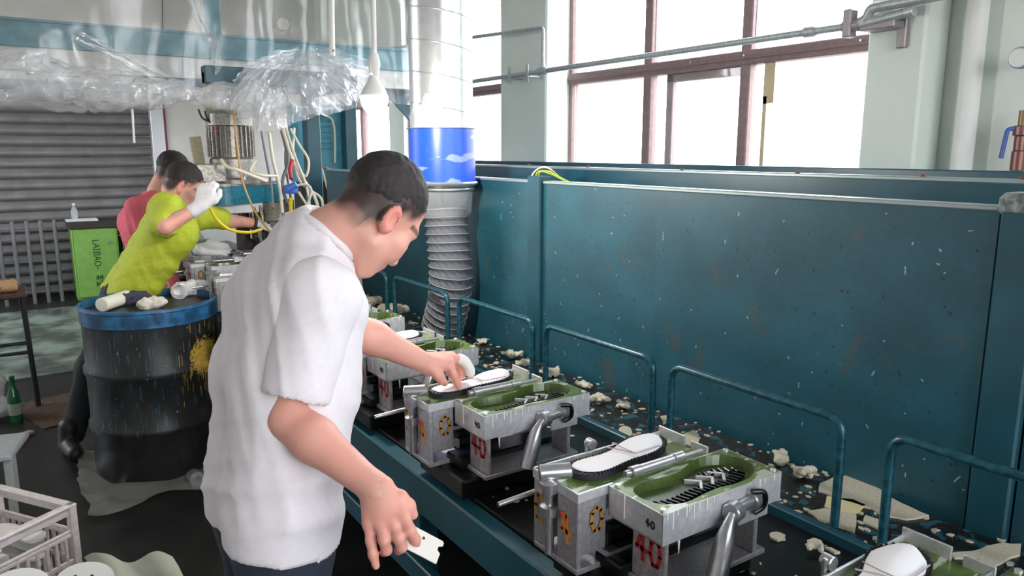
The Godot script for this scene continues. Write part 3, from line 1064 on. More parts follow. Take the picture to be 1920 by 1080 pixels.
# sheet of clear film with pleats: rows of points pushed about by noise
func crumple(rows: Array, amp: float, freq: float, seed_no: int) -> Array:
	var fn := FastNoiseLite.new()
	fn.seed = seed_no; fn.frequency = freq; fn.fractal_type = FastNoiseLite.FRACTAL_RIDGED; fn.fractal_octaves = 3
	var out := []
	for j in rows.size():
		var r := []
		for i in rows[j].size():
			var p: Vector3 = rows[j][i]
			var q := p * 100.0
			r.append(p + Vector3(fn.get_noise_3dv(q), fn.get_noise_3dv(q + Vector3(311, 0, 0)) * 0.7, fn.get_noise_3dv(q + Vector3(0, 523, 0))) * amp)
		out.append(r)
	return out
func lerp_rows(top: Array, bot: Array, n: int, sag := 0.0) -> Array:
	var rows := []
	for j in n + 1:
		var t := float(j) / n
		var r := []
		for i in top.size(): r.append(top[i].lerp(bot[i], t) + Vector3(0, 0, sag * sin(PI * t)))
		rows.append(r)
	return rows

func build_services() -> void:
	# extraction duct: galvanised spiral pipe, blue drum collar, grey flexible hose
	var cx := 1.64; var cz := -2.99
	var galv := mat("galvanised", srgb(205, 210, 213), 0.3, 0.75, grime(51, 0.025, 0.9, 1.0, 256, 1.2), 2.5)
	var t := thing("spiral_duct", "galvanised spiral duct rising above the blue drum collar", "duct", Vector3(cx, 1.70, cz))
	var mb := MB.new()
	mb.lathe([Vector2(0.139, 0.0), Vector2(0.139, 2.3)], 40, Transform3D.IDENTITY, true)
	mb.lathe([Vector2(0.135, 2.3), Vector2(0.135, 0.0)], 40, Transform3D.IDENTITY, true)
	part(mb, "pipe", galv, t)
	mb = MB.new()
	var pts := []
	for k in 17 * 32:
		var a := TAU * k / 32.0
		pts.append(Vector3(cos(a) * 0.139, 0.04 + 0.132 * k / 32.0, sin(a) * 0.139))
	mb.tube(pts, 0.0028, 6)
	part(mb, "seam", galv, t)
	mb = MB.new()   # torn film taped round the foot of the pipe
	var rows := []
	for j in 7:
		var r := []
		for i in 41:
			var a := TAU * i / 40.0
			var rr := 0.143 + 0.008 * sin(a * 9.0 + j) * j / 6.0
			r.append(Vector3(cos(a) * rr, 0.0 + j * 0.016 * (1.0 + 0.45 * sin(a * 3.0)), sin(a) * rr))
		rows.append(r)
	mb.sheet(crumple(rows, 0.006, 0.15, 7))
	part(mb, "tape_film", film, t)
	var blue_im := Image.create(512, 256, false, Image.FORMAT_RGB8)
	var fa := FastNoiseLite.new(); fa.seed = 19; fa.frequency = 0.008; fa.fractal_octaves = 4
	for y in 256:
		for x in 512:
			var c := srgb(28, 78, 205)
			var n := fa.get_noise_2d(x, y * 1.6)
			if n > 0.26: c = c.lerp(srgb(136, 148, 176), clampf((n - 0.26) * 10.0, 0, 0.85))
			blue_im.set_pixel(x, y, c)
	blue_im.generate_mipmaps()
	var bm := mat("blue_drum", Color(1, 1, 1), 0.35, 0.0, ImageTexture.create_from_image(blue_im), 1.0, false)
	bm.uv1_scale = Vector3(1, 4, 1)
	t = thing("drum_collar", "bright blue drum section with worn patches joining duct and hose", "drum", Vector3(cx, 1.46, cz))
	mb = MB.new()
	mb.lathe([Vector2(0.148, 0.0), Vector2(0.148, 0.235)], 40, Transform3D.IDENTITY, true)
	part(mb, "shell", bm, t)
	mb = MB.new()
	mb.lathe([Vector2(0.136, 0.236), Vector2(0.156, 0.236), Vector2(0.157, 0.24), Vector2(0.136, 0.24)], 40)
	part(mb, "top_flange", galv, t)
	mb = MB.new()
	mb.lathe([Vector2(0.12, -0.008), Vector2(0.156, -0.008), Vector2(0.160, 0.0), Vector2(0.156, 0.006), Vector2(0.146, 0.006)], 40)
	part(mb, "bottom_flange", galv, t)
	t = thing("flexible_hose", "grey ribbed flexible hose hanging from the blue drum to the conveyor", "hose", Vector3(1.65, 0.735, -3.03))
	mb = MB.new()
	for y in [0.0, 0.02]: mb.lathe([Vector2(0.12, y - 0.02), Vector2(0.142, y - 0.02), Vector2(0.145, y - 0.012), Vector2(0.142, y - 0.004), Vector2(0.12, y - 0.004)], 36, Transform3D(Basis.IDENTITY, Vector3(cx, 1.445, cz) - t.position), true)
	part(mb, "clamp_ring", steel, t)
	mb = MB.new()
	mb.lathe([Vector2(0.11, -0.12), Vector2(0.128, -0.1), Vector2(0.138, 0.0)], 36, Transform3D(Basis.IDENTITY, Vector3(cx, 1.425, cz) - t.position), true)
	part(mb, "clear_sleeve", film, t)
	mb = MB.new()
	var path := curve([Vector3(1.645, 1.345, -2.985), Vector3(1.65, 1.2, -2.965), Vector3(1.655, 1.05, -2.955), Vector3(1.66, 0.92, -2.985), Vector3(1.66, 0.82, -3.03), Vector3(1.66, 0.756, -3.065)], 20)
	rows = []
	var len := 0.0
	var ridge := []
	for k in path.size():
		if k > 0: len += path[k].distance_to(path[k - 1])
		var tg: Vector3 = (path[mini(k + 1, path.size() - 1)] - path[maxi(k - 1, 0)]).normalized()
		var u := tg.cross(Vector3(0, 0, 1)).normalized()
		var w := tg.cross(u)
		var r := []
		for i in 49:
			var a := TAU * i / 48.0
			var ph := fposmod(len / 0.037 + a / TAU, 1.0)
			var rr := 0.099 - 0.010 * sin(PI * ph) + 0.0035 * sin(a * 16.0 + ph * 7.0) * sin(PI * ph)
			r.append(path[k] - t.position + (u * cos(a) + w * sin(a)) * rr)
		rows.append(r)
	mb.sheet(rows)
	part(mb, "hose_wall", mat("hose", srgb(96, 99, 106), 0.7, 0.0, grime(52, 0.02, 0.9, 1.0), 3.0), t)
	mb = MB.new()
	len = 0.0
	pts = []
	for k in path.size() - 1:
		var seg: Vector3 = path[k + 1] - path[k]
		var sl := seg.length()
		var tg := seg.normalized()
		var u := tg.cross(Vector3(0, 0, 1)).normalized()
		var w := tg.cross(u)
		var st := maxi(2, int(sl / 0.037 * 24.0))
		for s in st:
			var f := float(s) / st
			var a := -TAU * (len + sl * f) / 0.037
			pts.append(path[k] + seg * f - t.position + (u * cos(a) + w * sin(a)) * 0.0995)
		len += sl
	mb.tube(pts, 0.0024, 5)
	part(mb, "wire_spiral", mat("hose_wire", srgb(150, 154, 160), 0.4), t)
	# pendant lamp, lit
	t = thing("pendant_lamp", "lit white bulb hanging on a white rod left of the galvanised duct", "lamp", Vector3(1.055, 1.69, -2.395))
	mb = MB.new()
	mb.tube([Vector3(0.015, 0.22, -0.015), Vector3(0.06, 2.31, -0.06)], 0.0085, 10)
	part(mb, "rod", white_paint, t)
	mb = MB.new()
	mb.lathe([Vector2(0.0, 0.232), Vector2(0.014, 0.23), Vector2(0.02, 0.205), Vector2(0.021, 0.19), Vector2(0.018, 0.186), Vector2(0.018, 0.16), Vector2(0.014, 0.15)], 20, Transform3D(Basis.IDENTITY, Vector3(0.012, 0, -0.012)), true)
	part(mb, "socket", white_paint, t)
	mb = MB.new()
	mb.lathe([Vector2(0.014, 0.16), Vector2(0.02, 0.14), Vector2(0.04, 0.11), Vector2(0.046, 0.09)], 24, Transform3D(Basis.IDENTITY, Vector3(0.008, 0, -0.01)), true)
	part(mb, "bulb_body", white_paint, t)
	var glow := mat("bulb_glow", Color(1, 1, 1), 0.4)
	glow.emission_enabled = true
	glow.emission = Color(1.0, 0.98, 0.95)
	glow.emission_energy_multiplier = 12.0
	mb = MB.new()
	var pr := []
	for k in 10:
		var a := PI * 0.5 * k / 9.0
		pr.append(Vector2(0.047 * cos(a) + 0.0001, 0.09 - 0.065 * sin(a)))
	pr.reverse()
	mb.lathe(pr, 24, Transform3D(Basis.IDENTITY, Vector3(0.008, 0, -0.01)), true)
	part(mb, "bulb", glow, t)
	var ol := OmniLight3D.new()
	ol.name = "bulb_light"
	ol.position = Vector3(0.008, 0.05, -0.01)
	ol.light_energy = 1.0
	ol.light_color = Color(1.0, 0.97, 0.93)
	ol.light_size = 0.045
	ol.omni_range = 14.0; ol.omni_attenuation = 2.0
	ol.shadow_enabled = true
	t.add_child(ol)
	# pipes along the window wall
	var pipe_m := mat("pipe_grey", srgb(190, 196, 198), 0.4, 0.3, grime(53, 0.03, 0.8, 1.0), 4.0)
	t = thing("wall_pipe", "grey water pipe running along the window wall with a riser and brackets", "pipe", Vector3(3.2, 2.148, -3.2))
	mb = MB.new()
	mb.tube([Vector3(0, 0.0, -3.9), Vector3(0, 0, 1.14)], 0.017, 12)
	part(mb, "main_run", pipe_m, t)
	mb = MB.new()
	mb.tube(bend([Vector3(0, 0.02, -1.16), Vector3(0, 0.29, -1.16), Vector3(0, 0.43, -3.9)], 0.03), 0.014, 10)
	part(mb, "riser", pipe_m, t)
	mb = MB.new()
	cyl(mb, Vector3(0, 0, -1.21), Vector3(0, 0, -1.11), 0.025)
	cyl(mb, Vector3(0, 0.02, -1.16), Vector3(0, 0.05, -1.16), 0.02)
	part(mb, "tee", pipe_m, t)
	for z in [-1.55, -1.32]:
		mb = MB.new()
		mb.span(Vector3(-0.02, -0.028, z - 0.012), Vector3(0.12, -0.016, z + 0.012), 0.002)
		mb.span(Vector3(-0.024, -0.06, z - 0.014), Vector3(-0.016, 0.06, z + 0.014), 0.002)
		part(mb, "bracket", pipe_m, t)
	mb = MB.new()
	cyl(mb, Vector3(0, 0, 0.92), Vector3(0, 0, 0.98), 0.025)
	part(mb, "coupling", pipe_m, t)
	mb = MB.new()
	cyl(mb, Vector3(0, 0, 1.12), Vector3(0, 0, 1.2), 0.028)
	mb.span(Vector3(-0.03, -0.05, 1.13), Vector3(0.03, 0.07, 1.17), 0.006)
	part(mb, "union", mat("pipe_mauve", srgb(150, 140, 142), 0.4, 0.3), t)
	mb = MB.new()
	mb.tube(bend([Vector3(0, 0.0, 1.17), Vector3(0.0, 0.02, 1.23), Vector3(-0.01, 0.06, 1.25), Vector3(-0.01, 0.075, 1.9)], 0.02), 0.022, 12)
	part(mb, "upper_run", pipe_m, t)
	mb = MB.new()
	mb.tube([Vector3(0, 0.0, 1.2), Vector3(0.0, 0.022, 1.42)], 0.02, 12)
	cyl(mb, Vector3(0, 0.021, 1.4), Vector3(0, 0.024, 1.44), 0.026)
	part(mb, "capped_stub", pipe_m, t)
	mb = MB.new()
	mb.span(Vector3(-0.01, -0.03, 1.2), Vector3(0.1, 0.0, 1.36), 0.004)
	mb.span(Vector3(0.07, -0.11, 1.33), Vector3(0.1, 0.02, 1.37), 0.004)
	part(mb, "bracket", mats["pipe_mauve"], t)
	t = thing("downpipe", "white vertical pipe against the pale wall right of the windows", "pipe", Vector3(3.43, 0, -1.62))
	mb = MB.new()
	mb.tube([Vector3(0, 0, 0), Vector3(0, 3.99, 0)], 0.042, 20)
	part(mb, "pipe", white_paint, t)
	mb = MB.new()
	for y in [0.6, 3.2]: mb.lathe([Vector2(0.042, y), Vector2(0.05, y), Vector2(0.05, y + 0.06), Vector2(0.042, y + 0.06)], 20)
	part(mb, "joint", white_paint, t)
	t = thing("valve_pipe", "brass-coloured pipe with a blue-handled ball valve at the right edge", "valve", Vector3(3.42, 0.9, -1.4))
	mb = MB.new()
	mb.tube([Vector3(0, -0.9, 0), Vector3(0, 0.86, 0)], 0.016, 12)
	part(mb, "pipe", mat("bronze", srgb(140, 116, 84), 0.45, 0.5), t)
	mb = MB.new()
	cyl(mb, Vector3(0, 0.62, 0), Vector3(0, 0.7, 0), 0.026)
	cyl(mb, Vector3(0, 0.7, 0), Vector3(0, 0.76, 0), 0.022)
	cyl(mb, Vector3(0, 0.8, 0), Vector3(0, 0.76, 0), 0.03)
	part(mb, "valve_body", mat("valve_body", srgb(130, 92, 84), 0.4, 0.5), t)
	mb = MB.new()
	mb.tube(bend([Vector3(-0.02, 0.79, -0.02), Vector3(-0.04, 0.785, -0.035), Vector3(-0.045, 0.67, -0.045)], 0.012), 0.009, 8)
	part(mb, "handle", mat("valve_blue", srgb(60, 92, 170), 0.4), t)
	t = thing("pressure_gauge", "round pale gauge on the wall at the right edge", "gauge", Vector3(3.36, 1.96, -1.41))
	mb = MB.new()
	cyl(mb, Vector3(0.14, 0, 0), Vector3(-0.0, 0, 0), 0.012)
	cyl(mb, Vector3(0.03, 0, 0), Vector3(-0.01, 0, 0), 0.042, 24)
	part(mb, "case", mat("gauge", srgb(150, 166, 190), 0.35, 0.3), t)
	mb = MB.new()
	cyl(mb, Vector3(-0.01, 0, 0), Vector3(-0.012, 0, 0), 0.036, 24)
	part(mb, "dial", white_paint, t)
	# wiring poking out over the housing
	t = thing("wire_bundle", "loose yellow-green and white wires curling over the housing's top by the post", "wires", Vector3(1.86, 1.42, -2.55))
	for w in [[srgb(230, 230, 225), 0.0], [srgb(196, 190, 50), 0.03], [srgb(120, 170, 60), 0.05], [srgb(40, 40, 44), 0.015]]:
		mb = MB.new()
		var f: float = w[1]
		mb.tube(curve([Vector3(0, 0, -0.05 + f), Vector3(-0.01, 0.08 + f * 0.2, -0.04 + f), Vector3(0.01, 0.115 - f * 0.6, 0.02 + f), Vector3(0.02, 0.08 - f * 0.4, 0.1 + f), Vector3(0.03, 0.05, 0.15 + f * 1.5)], 5), 0.0035, 6)
		part(mb, "wire", mat("wire_%d" % int(f * 1000.0), w[0], 0.5), t)
	# overhead gantry: teal beams on posts
	t = thing("overhead_gantry", "teal steel gantry beam crossing the back above the plastic sheeting", "gantry", Vector3(1.0, 0, -6.5))
	mb = MB.new()
	mb.span(Vector3(-1.9, 2.32, -0.07), Vector3(2.38, 2.5, 0.07), 0.004)
	mb.span(Vector3(-1.9, 2.49, -0.09), Vector3(2.38, 2.51, 0.09), 0.003)
	part(mb, "beam", mat("gantry_teal", srgb(70, 140, 158), 0.5, 0.0, grime(55, 0.02, 0.7, 1.0), 1.5), t)
	mb = MB.new()
	mb.span(Vector3(-1.9, 2.16, -0.06), Vector3(2.38, 2.32, 0.05), 0.004)
	part(mb, "lower_plate", mat("gantry_white", srgb(206, 206, 204), 0.6, 0.0, grime(56, 0.02, 0.8, 1.0), 1.5), t)
	mb = MB.new()
	mb.span(Vector3(0.1, 2.08, -0.05), Vector3(1.3, 2.16, 0.03), 0.004)
	part(mb, "inner_beam", teal, t)
	mb = MB.new()
	mb.span(Vector3(0.46, 2.51, -0.05), Vector3(0.56, 3.99, 0.05), 0.004)
	part(mb, "hanger", mats["gantry_teal"], t)
	for x in [-1.85, 2.32]:
		mb = MB.new()
		mb.span(Vector3(x - 0.05, 0, -0.05), Vector3(x + 0.05, 2.32, 0.05), 0.004)
		part(mb, "post", teal, t)
	mb = MB.new()
	mb.span(Vector3(1.42, 0, 0.32), Vector3(1.52, 2.3, 0.42), 0.004)
	mb.span(Vector3(1.44, 2.2, 0.0), Vector3(1.5, 2.3, 0.42), 0.004)
	part(mb, "post", teal, t)
	mb = MB.new()
	mb.prism(PackedVector2Array([Vector2(0, 0), Vector2(0.32, 0), Vector2(0, 0.32)]), 0.02, look(Vector3(-1, 0, 0), Vector3(0, 0, -1), Vector3(0, -1, 0), Vector3(2.27, 2.16, -0.01)))
	part(mb, "gusset", teal, t)
	mb = MB.new()
	cyl(mb, Vector3(1.02, 2.62, 0.06), Vector3(1.02, 2.62, 0.16), 0.05)
	part(mb, "end_cap", mat("cap_grey", srgb(168, 160, 158), 0.6), t)
	t = thing("hanging_strip", "white metal strip hanging down left of the lamp rod", "bracket", Vector3(1.756, 2.175, -4.584))
	mb = MB.new()
	var topp: Vector3 = Vector3(1.881, 3.581, -4.811) - t.position
	mb.tube([Vector3.ZERO, topp], 0.019, 4)
	part(mb, "strip", white_paint, t)
	mb = MB.new()
	cyl(mb, Vector3(0, 0.03, 0.02), Vector3(0, 0.03, 0.026), 0.008, 8)
	part(mb, "bolt", mats["rust"], t)
	# clear plastic sheeting
	t = thing("plastic_roll", "crumpled clear plastic sheet bundled along the upper left", "plastic sheet", Vector3(0.845, 1.875, -4.396))
	var ctrl := [Vector3(-0.279, 1.955, -4.927), Vector3(-0.054, 1.950, -4.774), Vector3(0.173, 1.952, -4.683), Vector3(0.378, 1.910, -4.596), Vector3(0.591, 1.891, -4.510), Vector3(0.765, 1.901, -4.456), Vector3(0.840, 1.895, -4.404), Vector3(0.921, 1.876, -4.407), Vector3(1.048, 1.879, -4.383), Vector3(1.167, 1.853, -4.297), Vector3(1.306, 1.871, -4.269)]
	var rad := [0.13, 0.13, 0.135, 0.11, 0.1, 0.07, 0.035, 0.05, 0.085, 0.1, 0.05]
	path = curve(ctrl, 12)
	rows = []
	for k in path.size():
		var f := minf(k / 12.0, rad.size() - 1.001)
		var rr := lerpf(rad[int(f)], rad[int(f) + 1], f - int(f))
		var r := []
		for i in 37:
			var a := TAU * i / 36.0
			r.append(path[k] - t.position + Vector3(0.1 * sin(a), cos(a), 0.75 * sin(a)) * rr * (1.0 + 0.12 * sin(a * 3.0 + k * 0.3)))
		rows.append(r)
	mb = MB.new()
	mb.sheet(crumple(rows, 0.045, 0.035, 23))
	part(mb, "outer_layer", film, t)
	rows = crumple(rows, 0.07, 0.06, 77)
	for j in rows.size():
		for i in rows[j].size(): rows[j][i] = (path[j] - t.position).lerp(rows[j][i], 0.78)
	mb = MB.new()
	mb.sheet(rows)
	part(mb, "inner_layer", film, t)
	t = thing("plastic_swag", "clear plastic swag gathered over the pouring machine's motor", "plastic sheet", Vector3(1.147, 1.693, -4.153))
	# pleats fan out from the tie on the gantry
	var apex: Vector3 = Vector3(1.457, 2.164, -4.354)
	var low := [Vector3(1.098, 1.983, -4.372), Vector3(1.065, 1.879, -4.310), Vector3(1.049, 1.800, -4.242), Vector3(1.086, 1.731, -4.178), Vector3(1.150, 1.692, -4.114), Vector3(1.252, 1.719, -4.026), Vector3(1.380, 1.759, -3.973), Vector3(1.508, 1.801, -3.957), Vector3(1.616, 1.851, -3.994), Vector3(1.697, 1.948, -4.083), Vector3(1.804, 2.062, -4.159)]
	low = curve(low, 8)
	rows = []
	for j in 25:
		var s := j / 24.0
		var r := []
		for i in low.size():
			var q := apex.lerp(low[i], 0.12 + 0.88 * s)
			var pleat := 0.035 * s * sin(i * 1.05 + 0.6 * sin(s * 5.0)) + 0.02 * s * sin(i * 0.43)
			r.append(q - t.position + Vector3(-0.5, 0.05, 0.83) * (pleat + 0.16 * sin(PI * s)))
		rows.append(r)
	mb = MB.new()
	mb.sheet(crumple(rows, 0.03, 0.04, 51))
	part(mb, "front_layer", film, t)
	for j in rows.size():
		for i in rows[j].size(): rows[j][i] += Vector3(0.08, 0.03, -0.14)
	mb = MB.new()
	mb.sheet(crumple(rows, 0.05, 0.03, 91))
	part(mb, "back_layer", film, t)
	t = thing("plastic_curtain", "thin clear plastic curtain hanging in front of the teal gantry beam", "plastic sheet", Vector3(0.557, 1.949, -5.098))
	var top := []; var bot := []
	for i in 46:
		var u := -160.0 + i * 22.0
		top.append(Vector3(-0.3, 1.95, -5.1) + (Vector3(2.9, 1.95, -5.6) - Vector3(-0.3, 1.95, -5.1)) * (i / 45.0) + Vector3(0, 1.3, 0.03 * sin(i * 1.3)))
		bot.append(Vector3(-0.3, 1.95, -5.1) + (Vector3(2.9, 1.95, -5.6) - Vector3(-0.3, 1.95, -5.1)) * (i / 45.0) + Vector3(0, -0.04 + 0.05 * sin(i * 0.35), 0.05 * sin(i * 1.1)))
	rows = lerp_rows(top, bot, 20)
	for j in rows.size():
		for i in rows[j].size(): rows[j][i] -= t.position
	mb = MB.new()
	mb.sheet(crumple(rows, 0.03, 0.01, 13))
	var thin := mat("thin_film", Color(0.93, 0.95, 0.96, 0.07), 0.2)
	thin.transparency = BaseMaterial3D.TRANSPARENCY_ALPHA
	part(mb, "sheet", thin, t)
	var ribs := [[Vector3(0.423, 2.243, -5.131), Vector3(0.582, 2.119, -4.812), Vector3(0.736, 1.993, -4.557), Vector3(0.830, 1.884, -4.409)], [Vector3(1.013, 2.537, -4.920), Vector3(1.039, 2.312, -4.791), Vector3(1.075, 2.198, -4.681), Vector3(1.055, 2.037, -4.536)], [Vector3(1.440, 2.158, -4.303), Vector3(1.329, 2.099, -4.303), Vector3(1.208, 2.012, -4.305), Vector3(1.090, 1.936, -4.306)]]
	for k in 3:
		mb = MB.new()
		var c := curve(ribs[k], 6)
		rows = []
		for j in c.size():
			var r := []
			for i in 9:
				var a := (i - 4.0) / 4.0
				r.append(c[j] - t.position + Vector3(0.02 * a, 0.03 * a, 0.02 * cos(a * 6.0)))
			rows.append(r)
		mb.sheet(crumple(rows, 0.02, 0.08, 40 + k))
		part(mb, "gathered_fold", film, t)
	t = thing("window_film", "sheet of milky plastic hung over the far window behind the lamp", "plastic sheet", Vector3(3.2, 1.5, -8.4))
	var milky := mat("milky_film", Color(0.95, 0.96, 0.98, 0.42), 0.3)
	milky.transparency = BaseMaterial3D.TRANSPARENCY_ALPHA
	rows = []
	for j in 22:
		var s := j / 21.0
		var r := []
		for i in 50:
			var f := i / 49.0
			r.append(Vector3(3.3 - 0.35 * f * s, 2.62 - 1.35 * s + 0.12 * sin(f * 3.0) * s, -9.2 + 1.75 * f - 0.35 * s * f) - t.position + Vector3(-0.5, 0, 0.3) * 0.1 * sin(i * 0.9 + s * 2.0) * (0.3 + s))
		rows.append(r)
	mb = MB.new()
	mb.sheet(crumple(rows, 0.05, 0.02, 63))
	part(mb, "sheet", milky, t)

func build_far_side() -> void:
	var dirty := mat("dirty_metal", srgb(168, 164, 158), 0.45, 0.5, grime(81, 0.03, 0.72, 1.0, 256, 1.4), 6.0)
	var dark := mat("dark_rubber", srgb(36, 36, 38), 0.5)
	mat("plinth_dark", srgb(58, 54, 52), 0.6)
	# pouring head over the line
	var o := Vector3(1.17, 1.3, -4.58)
	var t := thing("pouring_machine", "pouring head with ribbed grey motor on a teal gearbox hung with cables", "machine", o)
	var mb := MB.new()
	var outl := PackedVector2Array()
	for k in 24:
		var a := PI * k / 23.0 + PI * 0.5
		outl.append(Vector2(-0.1 + 0.075 * cos(a), 0.075 * sin(a)))
	for k in 24:
		var a := PI * k / 23.0 - PI * 0.5
		outl.append(Vector2(0.1 + 0.075 * cos(a), 0.075 * sin(a)))
	mb.prism(outl, 0.09, Transform3D(Basis(Vector3.UP, 0.5), Vector3(0.0, 0.0, 0.0)))
	part(mb, "gearbox", mat("gearbox_teal", srgb(30, 128, 152), 0.4, 0.0, grime(82, 0.03, 0.7, 1.0), 4.0), t)
	mb = MB.new()
	mb.prism(outl, 0.012, Transform3D(Basis(Vector3.UP, 0.5).scaled(Vector3(1.04, 1, 1.06)), Vector3(0, 0.09, 0)))
	part(mb, "flange", dirty, t)
	var mo := Vector3(-0.04, 0.1, 0.02)
	mb = MB.new()
	mb.lathe([Vector2(0.0, 0.0), Vector2(0.1, 0.0), Vector2(0.1, 0.02), Vector2(0.085, 0.03), Vector2(0.085, 0.12), Vector2(0.075, 0.13), Vector2(0.072, 0.28), Vector2(0.085, 0.285), Vector2(0.085, 0.34), Vector2(0.07, 0.36), Vector2(0, 0.36)], 28, Transform3D(Basis.IDENTITY, mo))
	var mot := part(mb, "motor", dirty, t)
	mb = MB.new()
	for k in 28:
		var a := TAU * k / 28.0
		mb.box(mo + Vector3(cos(a) * 0.08, 0.205, sin(a) * 0.08), Vector3(0.02, 0.15, 0.005), 0.0, Basis(Vector3.UP, -a))
	part(mb, "cooling_fins", dirty, mot).set_meta("kind", "stuff")
	mb = MB.new()
	mb.span(mo + Vector3(-0.16, 0.01, 0.03), mo + Vector3(-0.05, 0.1, 0.1), 0.006)
	part(mb, "terminal_box", dirty, mot)
	for k in 6:
		mb = MB.new()
		var a := TAU * k / 6.0 + 0.3
		cyl(mb, mo + Vector3(cos(a) * 0.09, 0.0, sin(a) * 0.09), mo + Vector3(cos(a) * 0.09, 0.04, sin(a) * 0.09), 0.01, 6)
		part(mb, "bolt", steel, mot)
	mb = MB.new()
	mb.box(Vector3(-0.235, 0.26, 0.0), Vector3(0.075, 0.24, 0.012), 0.003, Basis(Vector3(0, 0, 1), 0.1) * Basis(Vector3.UP, 0.5))
	part(mb, "mounting_plate", mat("plate_beige", srgb(176, 168, 140), 0.6, 0.0, grime(83, 0.04, 0.7, 1.0), 5.0), t)
	mb = MB.new()
	mb.span(Vector3(-0.16, 0.28, -0.12), Vector3(-0.1, 0.75, -0.06), 0.004)
	part(mb, "column", mats["plate_beige"], t)
	mb = MB.new()
	mb.span(Vector3(-0.16, 0.68, -0.14), Vector3(0.75, 0.78, -0.04), 0.004)
	mb.span(Vector3(0.66, -1.3, -0.85), Vector3(0.76, 0.78, -0.75), 0.004)
	mb.span(Vector3(0.66, 0.68, -0.85), Vector3(0.76, 0.78, -0.04), 0.004)
	part(mb, "support_arm", teal, t)
	mb = MB.new()
	mb.span(Vector3(-0.12, -0.05, -0.05), Vector3(0.06, 0.0, 0.06), 0.004)
	mb.span(Vector3(-0.2, -0.1, -0.04), Vector3(-0.03, -0.055, 0.02), 0.004)
	part(mb, "head_block", mat("block_grey", srgb(196, 196, 198), 0.5, 0.2), t)
	mb = MB.new()
	mb.lathe([Vector2(0, -0.3), Vector2(0.02, -0.3), Vector2(0.026, -0.22), Vector2(0.045, -0.2), Vector2(0.045, -0.1), Vector2(0.06, -0.09), Vector2(0.06, 0.0)], 18, Transform3D(Basis.IDENTITY, Vector3(0.12, 0, 0.06)))
	part(mb, "nozzle", dirty, t)
	for k in 5:
		mb = MB.new()
		var x := 0.03 + k * 0.035
		mb.tube(curve([Vector3(x, 0.0, 0.07), Vector3(x + 0.01, -0.1, 0.1), Vector3(x - 0.01, -0.2, 0.09), Vector3(0.1 + k * 0.01, -0.28, 0.07)], 5), 0.009 + 0.003 * (k % 2), 8)
		part(mb, "dark_hose", dark if k % 2 == 0 else dirty, t)
	# dense bundle of hoses and valve barrels under the gearbox
	var rr := RandomNumberGenerator.new()
	rr.seed = 40
	for k in 12:
		mb = MB.new()
		var p := Vector3(-0.02 + 0.026 * k, 0.0, 0.04 - 0.012 * k + rr.randf_range(-0.04, 0.04))
		var e := Vector3(0.12 + rr.randf_range(-0.06, 0.1), -0.36, 0.02 + rr.randf_range(-0.05, 0.05))
		mb.tube(curve([p, p + Vector3(rr.randf_range(-0.05, 0.05), -0.12, rr.randf_range(-0.03, 0.06)), e + Vector3(rr.randf_range(-0.06, 0.06), 0.12, rr.randf_range(-0.02, 0.05)), e], 5), rr.randf_range(0.006, 0.011), 7)
		part(mb, "dark_hose", [dark, dirty, dark, mats["gearbox_teal"]][k % 4], t)
	for k in 5:
		mb = MB.new()
		var q := Vector3(0.05 + 0.06 * k, -0.06, -0.02 - 0.035 * k)
		cyl(mb, q, q + Vector3(0, -0.16, 0), 0.02, 12)
		cyl(mb, q + Vector3(0, -0.05, 0), q + Vector3(0, -0.09, 0), 0.027, 12)
		part(mb, "valve_barrel", dirty if k % 2 else steel, t)
	mb = MB.new()
	mb.span(Vector3(-0.08, -0.36, -0.06), Vector3(0.28, -0.32, 0.0), 0.004)
	part(mb, "carriage_bar", alu, t)
	mb = MB.new()
	mb.span(Vector3(-0.02, -0.3, -0.16), Vector3(0.34, 0.0, -0.12), 0.006)
	part(mb, "back_plate", mats["plinth_dark"], t)
	mb = MB.new()
	for z in [0.0, 0.06]: mb.tube([Vector3(-0.04, -0.3, z), Vector3(0.18, -0.3, z)], 0.018, 10)
	part(mb, "guide_rods", steel, t)
	mb = MB.new()
	mb.tube(curve([Vector3(0.888, 1.317, -4.183) - o, Vector3(0.900, 1.252, -4.099) - o, Vector3(0.964, 1.192, -4.104) - o, Vector3(1.071, 1.165, -4.148) - o, Vector3(1.160, 1.171, -4.212) - o], 6), 0.0085, 8)
	part(mb, "yellow_hose", mat("yellow_hose", srgb(226, 196, 34), 0.4), t)
	mb = MB.new()
	mb.tube(curve([Vector3(1.086, 1.868, -4.355) - o, Vector3(1.069, 1.637, -4.254) - o, Vector3(1.061, 1.440, -4.154) - o, Vector3(1.117, 1.267, -4.140) - o, Vector3(1.203, 1.154, -4.179) - o], 6), 0.0055, 8)
	part(mb, "amber_hose", mat("amber_hose", srgb(176, 140, 84), 0.4), t)
	mb = MB.new()
	mb.tube(curve([Vector3(1.013, 1.683, -4.485) - o, Vector3(1.017, 1.771, -4.502) - o, Vector3(1.065, 1.801, -4.477) - o, Vector3(1.119, 1.812, -4.504) - o], 6), 0.01, 8)
	part(mb, "red_cable", mat("red_cable", srgb(176, 40, 52), 0.5), t)
	for c in [[Vector3(0.949, 1.830, -4.562), Vector3(0.964, 1.780, -4.541), Vector3(1.005, 1.750, -4.506), Vector3(1.014, 1.668, -4.482)], [Vector3(0.978, 1.821, -4.540), Vector3(0.988, 1.771, -4.522), Vector3(1.016, 1.756, -4.500), Vector3(1.047, 1.742, -4.476)]]:
		mb = MB.new()
		mb.tube(curve([c[0] - o, c[1] - o, c[2] - o, c[3] - o], 5), 0.006, 6)
		part(mb, "black_cable", dark, t)
